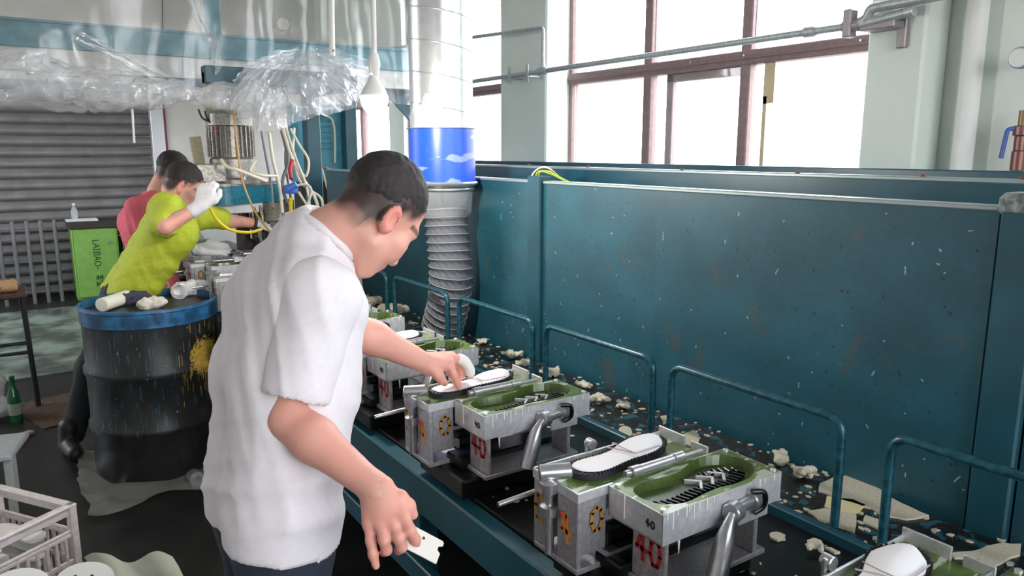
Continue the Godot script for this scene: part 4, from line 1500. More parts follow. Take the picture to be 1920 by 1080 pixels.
	for c in t.get_children():
		if c.name in ["gearbox", "flange", "motor", "head_block", "nozzle"]: c.scale = Vector3(1.45, 1.15, 1.45)
	# cable loom of cream leads, each its own part
	var loom := thing("cable_loom", "tangle of cream cables hanging right of the ribbed motor", "cables", Vector3(1.5, 1.2, -4.5))
	var lo := loom.position
	var lm := mat("cream_cable", srgb(214, 206, 188), 0.55)
	var leads := [[Vector3(1.426, 1.736, -4.587), Vector3(1.418, 1.578, -4.435), Vector3(1.457, 1.455, -4.381), Vector3(1.493, 1.334, -4.269), Vector3(1.490, 1.231, -4.187)],
		[Vector3(1.442, 1.736, -4.576), Vector3(1.443, 1.547, -4.411), Vector3(1.460, 1.395, -4.304), Vector3(1.446, 1.247, -4.220)],
		[Vector3(1.466, 1.730, -4.559), Vector3(1.480, 1.641, -4.468), Vector3(1.501, 1.547, -4.372), Vector3(1.481, 1.455, -4.365), Vector3(1.448, 1.492, -4.395)],
		[Vector3(1.419, 1.720, -4.588), Vector3(1.418, 1.547, -4.489), Vector3(1.363, 1.424, -4.438), Vector3(1.371, 1.300, -4.405), Vector3(1.376, 1.216, -4.260)],
		[Vector3(1.501, 1.737, -4.598), Vector3(1.460, 1.546, -4.522), Vector3(1.455, 1.408, -4.372), Vector3(1.523, 1.328, -4.247), Vector3(1.499, 1.216, -4.178)],
		[Vector3(1.396, 1.404, -4.288), Vector3(1.445, 1.410, -4.257), Vector3(1.464, 1.373, -4.236), Vector3(1.442, 1.307, -4.236), Vector3(1.413, 1.222, -4.237)],
		[Vector3(1.326, 1.702, -4.524), Vector3(1.314, 1.548, -4.437), Vector3(1.314, 1.398, -4.343), Vector3(1.298, 1.251, -4.259)],
		[Vector3(1.260, 1.715, -4.449), Vector3(1.268, 1.549, -4.407), Vector3(1.260, 1.415, -4.321), Vector3(1.241, 1.284, -4.244)],
		[Vector3(1.160, 1.551, -4.235), Vector3(1.130, 1.493, -4.242), Vector3(1.176, 1.470, -4.206), Vector3(1.279, 1.461, -4.257)],
		[Vector3(0.990, 1.552, -4.288), Vector3(0.998, 1.519, -4.214), Vector3(1.055, 1.496, -4.171), Vector3(1.197, 1.436, -4.184)],
		[Vector3(1.402, 1.367, -4.276), Vector3(1.444, 1.277, -4.228), Vector3(1.492, 1.247, -4.189), Vector3(1.516, 1.186, -4.159)],
		[Vector3(1.484, 1.723, -4.668), Vector3(1.420, 1.546, -4.549), Vector3(1.392, 1.331, -4.397), Vector3(1.360, 1.156, -4.258)]]
	for k in leads.size():
		mb = MB.new()
		var p := []
		for q in leads[k]: p.append(q - lo)
		mb.tube(curve(p, 6), 0.0075 if k % 3 else 0.01, 7)
		part(mb, "cable", lm if k % 4 != 3 else mat("grey_cable", srgb(120, 122, 126), 0.5), loom)
	mb = MB.new()
	mb.tube(curve([Vector3(1.390, 1.549, -4.324) - lo, Vector3(1.368, 1.495, -4.303) - lo, Vector3(1.358, 1.445, -4.262) - lo], 5), 0.012, 8)
	part(mb, "red_wires", mats["red_cable"], loom)
	mb = MB.new()
	mb.box(Vector3(1.340, 1.387, -4.224) - lo, Vector3(0.075, 0.05, 0.05), 0.008, Basis(Vector3.UP, -0.6))
	cyl(mb, Vector3(1.316, 1.385, -4.215) - lo, Vector3(1.364, 1.417, -4.190) - lo, 0.02, 12)
	part(mb, "blue_connector", mat("connector_blue", srgb(70, 108, 190), 0.45), loom)
	mb = MB.new()
	mb.tube([Vector3(1.341, 1.335, -4.236) - lo, Vector3(1.350, 1.210, -4.276) - lo], 0.012, 8)
	part(mb, "yellow_tag", mats["yellow_hose"], loom)
	# control cabinet behind
	t = thing("control_cabinet", "blue-green control cabinet with louvres behind the cables", "cabinet", Vector3(2.25, 0, -6.2))
	mb = MB.new()
	mb.span(Vector3(-0.2, 1.34, -0.25), Vector3(0.28, 1.98, 0.0), 0.006)
	part(mb, "body", mat("cab_blue", srgb(62, 150, 172), 0.45, 0.0, grime(84, 0.015, 0.85, 1.0), 2.0), t)
	for k in 6:
		mb = MB.new()
		mb.box(Vector3(0.03, 1.62 + k * 0.045, 0.004), Vector3(0.12, 0.01, 0.014), 0.003, Basis(Vector3.RIGHT, 0.5))
		part(mb, "louvre", mats["cab_blue"], t)
	mb = MB.new()
	mb.tube([Vector3(-0.03, 1.48, 0.0), Vector3(-0.03, 1.48, 0.04), Vector3(0.07, 1.44, 0.05)], 0.012, 8)
	part(mb, "door_handle", steel, t)
	mb = MB.new()
	mb.span(Vector3(-0.18, 0, -0.24), Vector3(0.26, 1.34, -0.03), 0.004)
	part(mb, "plinth", mat("plinth", srgb(52, 46, 42), 0.7, 0.0, grime(85, 0.02, 0.5, 1.0), 2.0), t)
	mb = MB.new()
	mb.tube(curve([Vector3(-0.02, 1.48, 0.03), Vector3(0.0, 1.36, 0.04), Vector3(0.03, 1.26, 0.04), Vector3(0.09, 1.27, 0.04)], 6), 0.008, 6)
	mb.tube(curve([Vector3(0.0, 1.9, 0.03), Vector3(0.08, 1.85, 0.06), Vector3(0.1, 1.7, 0.05), Vector3(0.09, 1.5, 0.05)], 6), 0.008, 6)
	part(mb, "cable", lm, t)
	# green cabinets and things on them
	var gm := mat("cab_green", srgb(136, 186, 88), 0.5, 0.0, grime(86, 0.02, 0.9, 1.0), 2.0)
	for k in 2:
		t = thing("green_cabinet", "green metal cabinet with vertical lettering behind the drum" if k == 0 else "second green cabinet half hidden behind the yellow-shirted worker", "cabinet", Vector3(0.76 + 0.485 * k, 0, -9.2), "green cabinets by the roller door")
		mb = MB.new()
		mb.span(Vector3(-0.22, 0, -0.4), Vector3(0.22, 0.78, -0.02), 0.006)
		part(mb, "body", gm, t)
		mb = MB.new()
		mb.span(Vector3(-0.2, 0.03, -0.02), Vector3(0.2, 0.77, 0.01), 0.006)
		part(mb, "door", gm, t)
		mb = MB.new()
		cyl(mb, Vector3(0.13 if k == 0 else -0.1, 0.62, 0.01), Vector3(0.13 if k == 0 else -0.1, 0.62, 0.025), 0.018, 12)
		part(mb, "lock", steel, t)
		mb = MB.new()
		mb.span(Vector3(-0.24, 0.78, -0.42), Vector3(0.24, 0.85, 0.02), 0.004)
		part(mb, "worktop", mat("worktop", srgb(56, 48, 44), 0.6), t)
		if k == 0:
			var ink := mat("cab_ink", srgb(34, 58, 26), 0.6)
			var tm := TextMesh.new()
			var fnt := SystemFont.new()
			fnt.font_names = PackedStringArray(["Droid Sans"])
			tm.font = fnt; tm.text = "LAIBAO-"; tm.font_size = 40; tm.pixel_size = 0.0022; tm.depth = 0.003
			tm.horizontal_alignment = HORIZONTAL_ALIGNMENT_LEFT
			share(tm, "lettering", ink, t, Transform3D(Basis(Vector3(0, 0, 1), -PI * 0.5), Vector3(0.0, 0.66, 0.0115)))
			mb = MB.new()   # two Chinese characters in brush strokes, turned with the lettering
			var xf := Transform3D(Basis(Vector3(0, 0, 1), -PI * 0.5), Vector3(-0.03, 0.27, 0.0105))
			for s in [[0.0, 0.06, 0.055, 0.06], [0.018, 0.07, 0.018, 0.05], [0.037, 0.07, 0.037, 0.05], [0.006, 0.042, 0.05, 0.042], [0.0, 0.025, 0.055, 0.025], [0.028, 0.045, 0.028, 0.0], [0.026, 0.022, 0.004, 0.002], [0.03, 0.022, 0.052, 0.002],
					[0.072, 0.058, 0.122, 0.058], [0.072, 0.058, 0.07, 0.045], [0.122, 0.058, 0.124, 0.045], [0.097, 0.07, 0.097, 0.06], [0.078, 0.042, 0.116, 0.042], [0.08, 0.023, 0.114, 0.023], [0.072, 0.003, 0.122, 0.003], [0.097, 0.042, 0.097, 0.003], [0.108, 0.016, 0.114, 0.009]]:
				mb.stroke([Vector2(s[0], s[1]), Vector2(s[2], s[3])], 0.006, xf, 0.003)
			part(mb, "lettering", ink, t)
	mb = MB.new()
	mb.box(Vector3(0.66, 0.862, -9.36), Vector3(0.3, 0.022, 0.2), 0.004)
	single(mb, "paper_stack", white_paint, "white stack of papers on top of the green cabinet", "papers")
	t = thing("clear_bottle", "small clear bottle standing on the green cabinet's top", "bottle", Vector3(0.6, 0.873, -9.38))
	mb = MB.new()
	mb.lathe([Vector2(0, 0), Vector2(0.03, 0), Vector2(0.032, 0.01), Vector2(0.032, 0.1), Vector2(0.014, 0.13), Vector2(0.014, 0.15)], 14)
	part(mb, "body", mat("clear_plastic", Color(0.9, 0.92, 0.93, 0.3), 0.1), t)
	mats["clear_plastic"].transparency = BaseMaterial3D.TRANSPARENCY_ALPHA
	mb = MB.new()
	cyl(mb, Vector3(0, 0.15, 0), Vector3(0, 0.17, 0), 0.016, 12)
	part(mb, "cap", white_paint, t)
	# railing in front of the roller door
	t = thing("steel_railing", "grey steel railing of upright bars in front of the roller door", "railing", Vector3(0.1, 0, -9.3))
	for k in 11:
		mb = MB.new()
		mb.tube([Vector3(-0.95 + k * 0.125, 0.0, 0), Vector3(-0.95 + k * 0.125, 0.88, 0)], 0.019, 10)
		part(mb, "bar", mat("bar_grey", srgb(122, 122, 124), 0.4, 0.5), t)
	for y in [0.12, 0.45, 0.78]:
		mb = MB.new()
		mb.tube([Vector3(-1.0, y, -0.02), Vector3(0.38, y, -0.02)], 0.016, 8)
		part(mb, "rail", mats["bar_grey"], t)
	mb = MB.new()
	mb.tube([Vector3(1.738, 3.645, -9.690), Vector3(1.633, 2.077, -9.690), Vector3(1.583, 1.277, -9.690)], 0.006, 6)
	single(mb, "wall_cable", dark, "thin dark cable running down the pale wall beside the roller door", "cable")
	mb = MB.new()
	mb.tube([Vector3(0.625, 1.825, -4.656), Vector3(0.616, 1.643, -4.622)], 0.006, 6)
	single(mb, "hanging_tie", white_paint, "short white tie dangling from the plastic in front of the shutter", "tie")

func build_left_side() -> void:
	var drum_c := Vector3(0.545, 0, -4.06)
	var r := 0.308
	var t := thing("oil_drum", "black oil drum with blue rim and yellow and blue paint drips", "drum", drum_c)
	var im := Image.create(1024, 512, false, Image.FORMAT_RGB8)
	var fa := FastNoiseLite.new(); fa.seed = 90; fa.frequency = 0.015; fa.fractal_octaves = 4
	var rg := RandomNumberGenerator.new(); rg.seed = 12
	for y in 512:
		for x in 1024:
			var n := fa.get_noise_2d(x, y * 0.6)
			im.set_pixel(x, y, srgb(34, 36, 37) * (1.0 + 0.5 * n))
	# texture u runs from +x round to +z; v = 0 at the foot
	for k in 700:
		var u := rg.randf()
		var q := rg.randf()
		var c := srgb(40, 96, 128)
		var near_y := absf(u - 0.12) < 0.1
		if near_y and q < 0.75: c = srgb(196, 158, 62)
		elif q > 0.9: c = srgb(206, 208, 200)
		elif q > 0.62: c = srgb(52, 60, 62)
		var v0 := rg.randf_range(0.35, 0.97) if not near_y else rg.randf_range(0.5, 0.98)
		var ln := rg.randi_range(4, 46) if q < 0.9 else rg.randi_range(2, 6)
		im.fill_rect(Rect2i(int(u * 1023.0), int(v0 * 511.0) - ln, rg.randi_range(1, 3), ln), c.lerp(srgb(36, 38, 39), rg.randf() * 0.6))
	for k in 2600:
		var a := rg.randf() * TAU; var d := sqrt(rg.randf()) * (0.5 + 0.5 * rg.randf())
		var x := int((0.135 + cos(a) * d * 0.055) * 1023.0); var y := int((0.74 + sin(a) * d * 0.13) * 511.0)
		im.fill_rect(Rect2i(x, y, rg.randi_range(1, 6), rg.randi_range(1, 6)), srgb(204, 168, 74).darkened(rg.randf() * 0.25))
	im.generate_mipmaps()
	var dm := mat("drum_skin", Color(1, 1, 1), 0.38, 0.1, ImageTexture.create_from_image(im), 1.0, false)
	dm.uv1_scale = Vector3(1, 1.0 / 0.83, 1)
	var prof := [Vector2(r - 0.012, 0.0), Vector2(r, 0.012)]
	for y in [0.27, 0.55]: prof.append_array([Vector2(r, y - 0.03), Vector2(r + 0.011, y - 0.012), Vector2(r + 0.011, y + 0.012), Vector2(r, y + 0.03)])
	prof.append(Vector2(r, 0.78))
	var mb := MB.new()
	mb.lathe(prof, 56, Transform3D.IDENTITY, true)
	mb.lathe([Vector2(0, 0.0), Vector2(r - 0.012, 0.0)], 40)
	part(mb, "shell", dm, t)
	mb = MB.new()
	mb.lathe([Vector2(r, 0.78), Vector2(r + 0.006, 0.785), Vector2(r + 0.006, 0.85), Vector2(r + 0.012, 0.855), Vector2(r + 0.01, 0.868), Vector2(r - 0.006, 0.868), Vector2(r - 0.008, 0.83)], 56, Transform3D.IDENTITY, false)
	part(mb, "rim_band", mat("rim_blue", srgb(52, 118, 168), 0.4, 0.0, grime(95, 0.02, 0.5, 1.0, 256, 1.7), 2.5), t)
	mb = MB.new()
	mb.lathe([Vector2(r - 0.006, 0.832), Vector2(0.0, 0.832)], 40)
	part(mb, "lid", mat("drum_lid", srgb(46, 48, 50), 0.4, 0.0, grime(96, 0.03, 0.5, 1.0), 4.0), t)
	var ly := 0.832
	# things lying on the drum
	mb = MB.new()
	var a1: Vector3 = Vector3(0.331, 0.868, -4.036); var a2: Vector3 = Vector3(0.463, 0.868, -4.206)
	cyl(mb, a1, a2, 0.034, 18)
	single(mb, "paper_roll", mat("paper_white", srgb(228, 224, 206), 0.75), "off-white paper roll lying on the drum's left side", "roll")
	var clear: StandardMaterial3D = mats["clear_plastic"]
	for k in 2:
		var p: Vector3 = Vector3(0.640, 0.850, -4.399) if k == 0 else Vector3(0.692, 0.850, -4.163)
		p.y = ly + 0.042
		t = thing("plastic_cup", "clear plastic cup tipped on its side, farther of two on drum" if k == 0 else "clear plastic cup tipped on its side, nearer of two on drum", "cup", p, "clear cups on the drum")
		mb = MB.new()
		var xf := along(Vector3(0.02, 0, -0.08), Vector3(-0.1, 0.05, 1.0))
		mb.lathe([Vector2(0, 0), Vector2(0.029, 0.0), Vector2(0.038, 0.095)], 20, xf, true)
		part(mb, "wall", clear, t)
		mb = MB.new()
		mb.lathe([Vector2(0.037, 0.093), Vector2(0.041, 0.094), Vector2(0.041, 0.098), Vector2(0.037, 0.099)], 20, xf)
		part(mb, "rim", mat("cup_rim", Color(0.92, 0.93, 0.93, 0.6), 0.15), t)
		mats["cup_rim"].transparency = BaseMaterial3D.TRANSPARENCY_ALPHA
	for g in [["dark_rag", Vector3(0.487, 0.860, -4.171), srgb(62, 62, 78), "dark crumpled rag in the middle of the drum top", "rag", 0.05], ["white_rag", Vector3(0.554, 0.860, -4.011), srgb(214, 208, 196), "creamy white rag between the dark rag and the nearer cup", "rag", 0.042], ["crumpled_glove", Vector3(0.782, 0.870, -4.269), srgb(226, 222, 226), "crumpled white glove balled up on the drum's right side", "glove", 0.06], ["crumpled_glove", Vector3(0.861, 0.870, -4.255), srgb(222, 218, 224), "flat white glove hanging over the drum's right rim", "glove", 0.05]]:
		mb = MB.new()
		var p: Vector3 = g[1]
		var s: float = g[5]
		p.y = ly + s * 0.5
		ctx_seed = int(p.x * 1000.0)
		surface(mb, [["c", p + Vector3(-s, 0, 0), p + Vector3(s, 0.2 * s, 0), s * 0.75, s * 0.6], ["c", p + Vector3(0, 0, 0), p + Vector3(0.4 * s, 0.3 * s, -s * 1.3), s * 0.6, s * 0.4], ["c", p + Vector3(0.6 * s, 0, 0), p + Vector3(s * 1.6, -0.1 * s, -0.6 * s), s * 0.3, s * 0.25], ["c", p + Vector3(-0.3 * s, 0.3 * s, 0.3 * s), p + Vector3(-0.9 * s, 0.6 * s, 0.5 * s), s * 0.35, s * 0.25]], 0.008, 0.012, "cloth_rag")
		var o := single(mb, g[0], mat(g[0], g[2], 0.9), g[3], g[4])
	# tall stool at the left edge with a brown cushion
	t = thing("work_stool", "dark metal-legged stool cut off by the left edge", "stool", Vector3(-0.15, 0, -5.6))
	var iron := mat("iron", srgb(40, 40, 42), 0.5, 0.3)
	for p in [Vector3(0.19, 0, 0.16), Vector3(-0.19, 0, 0.16), Vector3(0.19, 0, -0.16), Vector3(-0.19, 0, -0.16)]:
		mb = MB.new()
		mb.tube([p, Vector3(p.x * 0.9, 0.71, p.z * 0.9)], 0.016, 8)
		part(mb, "leg", iron, t)
	for y in [0.36, 0.42]:
		mb = MB.new()
		mb.tube([Vector3(-0.18, y, 0.15), Vector3(0.18, y, 0.15)], 0.011, 8)
		part(mb, "stretcher", iron, t)
	mb = MB.new()
	mb.span(Vector3(-0.2, 0.71, -0.2), Vector3(0.2, 0.735, 0.2), 0.008)
	part(mb, "seat", mat("seat_wood", srgb(92, 66, 50), 0.6, 0.0, grime(97, 0.03, 0.6, 1.0), 4.0), t)
	mb = MB.new()
	ctx_seed = 5
	surface(mb, [["c", Vector3(-0.3, 0.765, -5.6), Vector3(-0.03, 0.765, -5.58), 0.03, 0.03], ["c", Vector3(-0.28, 0.765, -5.7), Vector3(-0.02, 0.765, -5.5), 0.03, 0.03], ["c", Vector3(-0.28, 0.765, -5.5), Vector3(-0.02, 0.765, -5.7), 0.03, 0.03]], 0.012, 0.03, "cloth_rag")
	single(mb, "folded_cloth", mat("brown_cloth", srgb(186, 148, 104), 0.9), "folded tan cloth lying on the dark stool's seat", "cloth")
	t = thing("green_bottle", "green glass bottle standing on the floor beside the stool leg", "bottle", Vector3(-0.08, 0, -5.2))
	mb = MB.new()
	mb.lathe([Vector2(0, 0), Vector2(0.034, 0), Vector2(0.036, 0.01), Vector2(0.036, 0.15), Vector2(0.03, 0.18), Vector2(0.015, 0.22), Vector2(0.014, 0.27), Vector2(0.017, 0.275), Vector2(0.017, 0.285), Vector2(0, 0.285)], 18, Transform3D.IDENTITY, true)
	part(mb, "body", mat("green_glass", srgb(34, 92, 56), 0.1), t)
	mb = MB.new()
	mb.lathe([Vector2(0.0365, 0.05), Vector2(0.0368, 0.05), Vector2(0.0368, 0.12), Vector2(0.0365, 0.12)], 18)
	part(mb, "label_band", mat("bottle_label", srgb(140, 150, 130), 0.7), t)
	mb = MB.new()
	ctx_seed = 44
	surface(mb, [["c", Vector3(-0.24, 0.1, -5.35), Vector3(-0.18, 0.22, -5.35), 0.09, 0.07], ["c", Vector3(-0.3, 0.08, -5.3), Vector3(-0.12, 0.07, -5.32), 0.07, 0.06]], 0.014, 0.03, "cloth_rag")
	single(mb, "plastic_bag", mat("bag_white", srgb(196, 194, 196), 0.35), "white plastic bag of scraps under the stool at left edge", "bag")
	# cardboard, dust sheet and litter on the floor
	mb = MB.new()
	mb.box(Vector3(0.2, 0.004, -5.32), Vector3(0.5, 0.006, 0.6), 0.0, Basis(Vector3.UP, 0.3))
	single(mb, "cardboard_sheet", mat("cardboard", srgb(104, 80, 62), 0.85, 0.0, grime(98, 0.02, 0.7, 1.0), 3.0), "flattened brown cardboard lying on the floor behind the dark shoe", "cardboard")
	mb = MB.new()
	mb.span(Vector3(-1.6, 0.0, -8.9), Vector3(0.95, 0.006, -6.2))
	single(mb, "floor_sheet", mat("floor_green", srgb(150, 166, 152), 0.25, 0.0, grime(99, 0.01, 0.55, 1.0, 256, 1.8), 0.8), "pale green floor covering in front of the railing", "floor covering")
	mb = MB.new()
	var rows := []
	for j in 26:
		var row := []
		for i in 34:
			row.append(Vector3(0.16 + i * 0.03, 0.012, -4.42 + j * 0.034 + 0.05 * sin(i * 0.4)) + Vector3(0, 0.0, 0))
		rows.append(row)
	rows = crumple(rows, 0.03, 0.03, 5)
	for j in rows.size():
		for i in rows[j].size(): rows[j][i].y = maxf(0.004, rows[j][i].y + 0.01)
	mb.sheet(rows)
	var bag := mat("floor_film", Color(0.7, 0.7, 0.68, 0.3), 0.25)
	bag.transparency = BaseMaterial3D.TRANSPARENCY_ALPHA
	single(mb, "plastic_film", bag, "dirty clear plastic film spread on the floor under the drum", "plastic film")
	t = thing("plastic_cup", "clear cup lying on the floor at the drum's foot", "cup", Vector3(0.62, 0.045, -3.66))
	mb = MB.new()
	mb.lathe([Vector2(0, 0), Vector2(0.03, 0.0), Vector2(0.04, 0.1)], 20, along(Vector3(0, 0, -0.05), Vector3(0.1, 0.05, 1.0)), true)
	part(mb, "wall", clear, t)
	mb = MB.new()
	mb.box(Vector3(-0.050, 0.012, -4.892), Vector3(0.1, 0.02, 0.05), 0.004, Basis(Vector3.UP, 0.6))
	single(mb, "crushed_packet", mat("packet", srgb(176, 132, 122), 0.6), "small crushed pinkish packet on the floor left of the shoe", "packet")
	# small white stool
	t = thing("low_stool", "low white-topped stool cut off by the left edge", "stool", Vector3(-0.32, 0, -3.95))
	mb = MB.new()
	mb.box(Vector3(0.06, 0.285, 0), Vector3(0.42, 0.03, 0.3), 0.008, Basis(Vector3.UP, -0.25))
	part(mb, "seat", mat("stool_white", srgb(178, 182, 184), 0.45, 0.0, grime(100, 0.03, 0.9, 1.0), 4.0), t)
	for p in [Vector3(-0.1, 0, 0.06), Vector3(0.21, 0, 0.12), Vector3(-0.1, 0, -0.12), Vector3(0.22, 0, -0.06)]:
		mb = MB.new()
		mb.span(p + Vector3(-0.018, 0, -0.018), p + Vector3(0.018, 0.27, 0.018), 0.003)
		part(mb, "leg", mats["stool_white"], t)
	# slatted crate
	t = thing("plastic_crate", "white slatted plastic crate in the lower left corner", "crate", Vector3(0.082, 0, -2.964))
	var u := Vector3(-0.555, 0, -0.832)
	var w := Vector3(-0.816, 0, 0.578)
	w = (w - u * w.dot(u)).normalized()
	var cm := mat("crate", srgb(226, 216, 214), 0.5, 0.0, grime(101, 0.03, 0.85, 1.0), 4.0)
	var la := 0.40; var lb := 0.56; var hh := 0.35
	var sides := [[Vector3.ZERO, u, la], [Vector3.ZERO, w, lb], [u * la, w, lb], [w * lb, u, la]]
	for s in sides:
		var p0: Vector3 = s[0]
		var dr: Vector3 = s[1]
		var ln: float = s[2]
		var bs := Basis(dr, Vector3.UP, dr.cross(Vector3.UP))
		mb = MB.new()
		for yy in [[0.02, 0.04], [0.135, 0.02], [0.235, 0.016], [hh - 0.02, 0.04]]: mb.box(p0 + dr * ln * 0.5 + Vector3(0, yy[0], 0), Vector3(ln, yy[1], 0.012), 0.003, bs)
		mb.box(p0 + dr * ln * 0.5 + Vector3(0, hh - 0.004, 0), Vector3(ln + 0.03, 0.012, 0.03), 0.004, bs)
		mb.box(p0 + dr * ln * 0.5 + Vector3(0, hh - 0.1, 0), Vector3(ln, 0.012, 0.012), 0.003, bs)
		part(mb, "side_rails", cm, t)
		var n := int(ln / 0.034)
		for k in n + 1:
			var hi := hh
			if k > 0 and k < n:
				hi = hh - 0.1
			mb = MB.new()
			mb.box(p0 + dr * (ln * k / n) + Vector3(0, hi * 0.5, 0), Vector3(0.012 if k > 0 and k < n else 0.026, hi, 0.01 if k > 0 and k < n else 0.026), 0.002, bs)
			part(mb, "slat", cm, t)
	mb = MB.new()
	mb.box(u * la * 0.5 + w * lb * 0.5 + Vector3(0, 0.012, 0), Vector3(la, 0.012, lb), 0.002, Basis(u, Vector3.UP, u.cross(Vector3.UP)))
	part(mb, "bottom", cm, t)
	# cut white insole boards inside and beside the crate
	var ins := sole_outline(0.26)
	mb = MB.new()
	mb.prism(ins, 0.009)
	var board := mb.mesh()
	var ri := RandomNumberGenerator.new()
	ri.seed = 17
	for k in 28:
		var lay := k / 4
		var cell := k % 4
		var xf := Transform3D(Basis(Vector3.UP, 2.16 + ri.randf_range(-0.08, 0.08) + (PI if cell % 2 else 0.0)), Vector3(0.082, 0.022 + 0.036 * lay + 0.0093 * cell, -2.964) + u * (0.2 + ri.randf_range(-0.02, 0.02)) + w * (0.1 + 0.12 * cell + ri.randf_range(-0.02, 0.02)))
		var half := xf.basis * Vector3(0.13, 0, 0)
		xf.origin -= half
		var top_one := k >= 24
		var o := share(board, numbered("insole_board"), white_paint, self, xf)
		o.set_meta("label", ["white insole board on top of the pile, nearest the crate's right corner", "white insole board on top of the pile, second from the crate's right corner", "white insole board on top of the pile, third from the crate's right corner", "white insole board on top of the pile, by the crate's left end"][cell] if top_one else "pale insole board lower in the pile inside the slatted crate")
		o.set_meta("category", "insole"); o.set_meta("group", "insole boards in the crate")
	for k in 2:
		mb = MB.new()
		var pl := PackedVector2Array()
		for i in 25:
			var a := PI * i / 24.0
			pl.append(Vector2(0.085 * cos(a), -0.05 * sin(a)))
		pl.append(Vector2(-0.09, 0.46)); pl.append(Vector2(0.09, 0.46))
		var at: Vector3 = Vector3(0.085, 0.304, -2.476) if k == 0 else Vector3(-0.080, 0.340, -2.473)
		var ex := Vector3(0.86, 0, 0.5).normalized()
		var ey := Vector3(-0.32, 0.75, 0.56)
		ey = (ey - ex * ey.dot(ex)).normalized()
		var xf := Transform3D(Basis(ex, ey, ex.cross(ey)), at)
		mb.prism(pl, 0.006, xf)
		var o := single(mb, "card_template", white_paint, "white rounded card template standing beside the crate's right end" if k == 0 else "white rounded card template in front of the crate, at the corner", "card", "white card templates by the crate")
		for x in [-0.03, 0.02]:
			mb = MB.new()
			cyl(mb, xf * Vector3(x, 0.0055, -0.005), xf * Vector3(x, 0.0068, -0.005), 0.006, 10)
			part(mb, "punched_hole", mats["dark_rubber"], o)
	mb = MB.new()
	ctx_seed = 3
	var bp: Vector3 = Vector3(0.269, 0.099, -2.674)
	rows = []
	for j in 14:
		var row := []
		for i in 20: row.append(bp + Vector3(0.84, 0, 0.54) * (i - 10) * 0.016 + Vector3(-0.3, 0.75, -0.6) * (j - 6) * 0.018 + Vector3(0, 0.02 * sin(i * 0.5), 0))
		rows.append(row)
	mb.sheet(crumple(rows, 0.012, 0.03, 8))
	single(mb, "paper_bag", mat("bag_pale", srgb(196, 200, 180), 0.6), "pale greenish paper bag at the bottom edge right of the cards", "bag")

var ctx_seed := 0

var nz := FastNoiseLite.new()
var head_xf := Transform3D.IDENTITY
var skin_c := lin(222, 166, 148)
var hair_c := lin(46, 37, 36)

func fold(style: String, p: Vector3, n: Vector3) -> float:
	if style == "cloth_shirt" or style == "cloth_sleeve":
		# long soft drapes that run down and across the back, short creases gathering above the hem
		var u := p.x + p.z * 0.75
		var w := p.y + 0.55 * p.x
		var a := 0.5 - absf(nz.get_noise_2d(u * 650.0 + w * 200.0, w * 110.0)) * 2.2
		var b := 0.5 - absf(nz.get_noise_2d(u * 420.0 - w * 800.0 + 400.0, w * 160.0)) * 2.2
		var low := 1.0 - smoothstep(0.9, 1.2, p.y)
		var f := 0.0065 * a + 0.006 * b * (0.3 + low)
		if style == "cloth_sleeve": return f * 0.6
		return f * smoothstep(0.835, 0.9, p.y) if p.y < 1.0 and p.z > -3.0 else f
	if style == "cloth_trousers":
		return 0.007 * nz.get_noise_3dv(Vector3(p.x, p.y * 0.6, p.z) * 900.0)
	if style == "cloth_hair":
		return 0.0025 * nz.get_noise_3dv(p * 4200.0)
	if style == "cloth_scrap":
		return 0.007 * nz.get_noise_3dv(p * 3600.0) + 0.004 * nz.get_noise_3dv(p * 9000.0)
	if style == "cloth_rag":
		return 0.014 * nz.get_noise_3dv(p * 2200.0 + Vector3(ctx_seed, 0, 0)) + 0.006 * nz.get_noise_3dv(p * 5200.0 + Vector3(0, ctx_seed, 0))
	return 0.0

func tint(style: String, p: Vector3, n: Vector3) -> Color:
	if style.begins_with("cloth"): return Color(1, 1, 1)
	var c := skin_c
	var m := nz.get_noise_3dv(p * 1500.0)
	c = c * (1.0 + 0.05 * m)
	if style == "hand": return c.lerp(lin(226, 142, 130), 0.32 + 0.15 * m)
	if style == "arm": return c.lerp(lin(226, 142, 130), 0.18 + 0.1 * m)
	if style == "head":
		var l := head_xf.affine_inverse() * p   # x = right, y = up, z = forward
		if absf(l.x) > 0.0785 and absf(l.y) < 0.045 and l.z < 0.03: return c.lerp(lin(214, 118, 108), 0.6)
		var lim := -0.055
		if l.z > -0.04: lim = lerpf(-0.045, 0.03, smoothstep(-0.04, 0.02, l.z))
		if l.z > 0.02: lim = lerpf(0.03, 0.095, smoothstep(0.02, 0.085, l.z))
		var t := smoothstep(lim - 0.012, lim + 0.03, l.y + 0.012 * m)
		t = clampf(t, 0.0, 0.965)
		if l.y < -0.085 and l.z < 0.0: t = 0.0
		c = c.lerp(hair_c, t)
		for s in [-1.0, 1.0]:
			var e := l - Vector3(0.033 * s, 0.004, 0.085)
			if absf(e.y) < 0.004 and absf(e.x) < 0.018: c = c.lerp(lin(50, 36, 34), 0.8)
			var b := l - Vector3(0.034 * s, 0.034, 0.09)
			if absf(b.y) < 0.006 and absf(b.x) < 0.026: c = c.lerp(lin(52, 40, 38), 0.75)
		var lip := l - Vector3(0, -0.067, 0.095)
		if absf(lip.y) < 0.011 and absf(lip.x) < 0.026 and lip.z > -0.02: c = c.lerp(lin(196, 110, 106), 0.6)
	return c

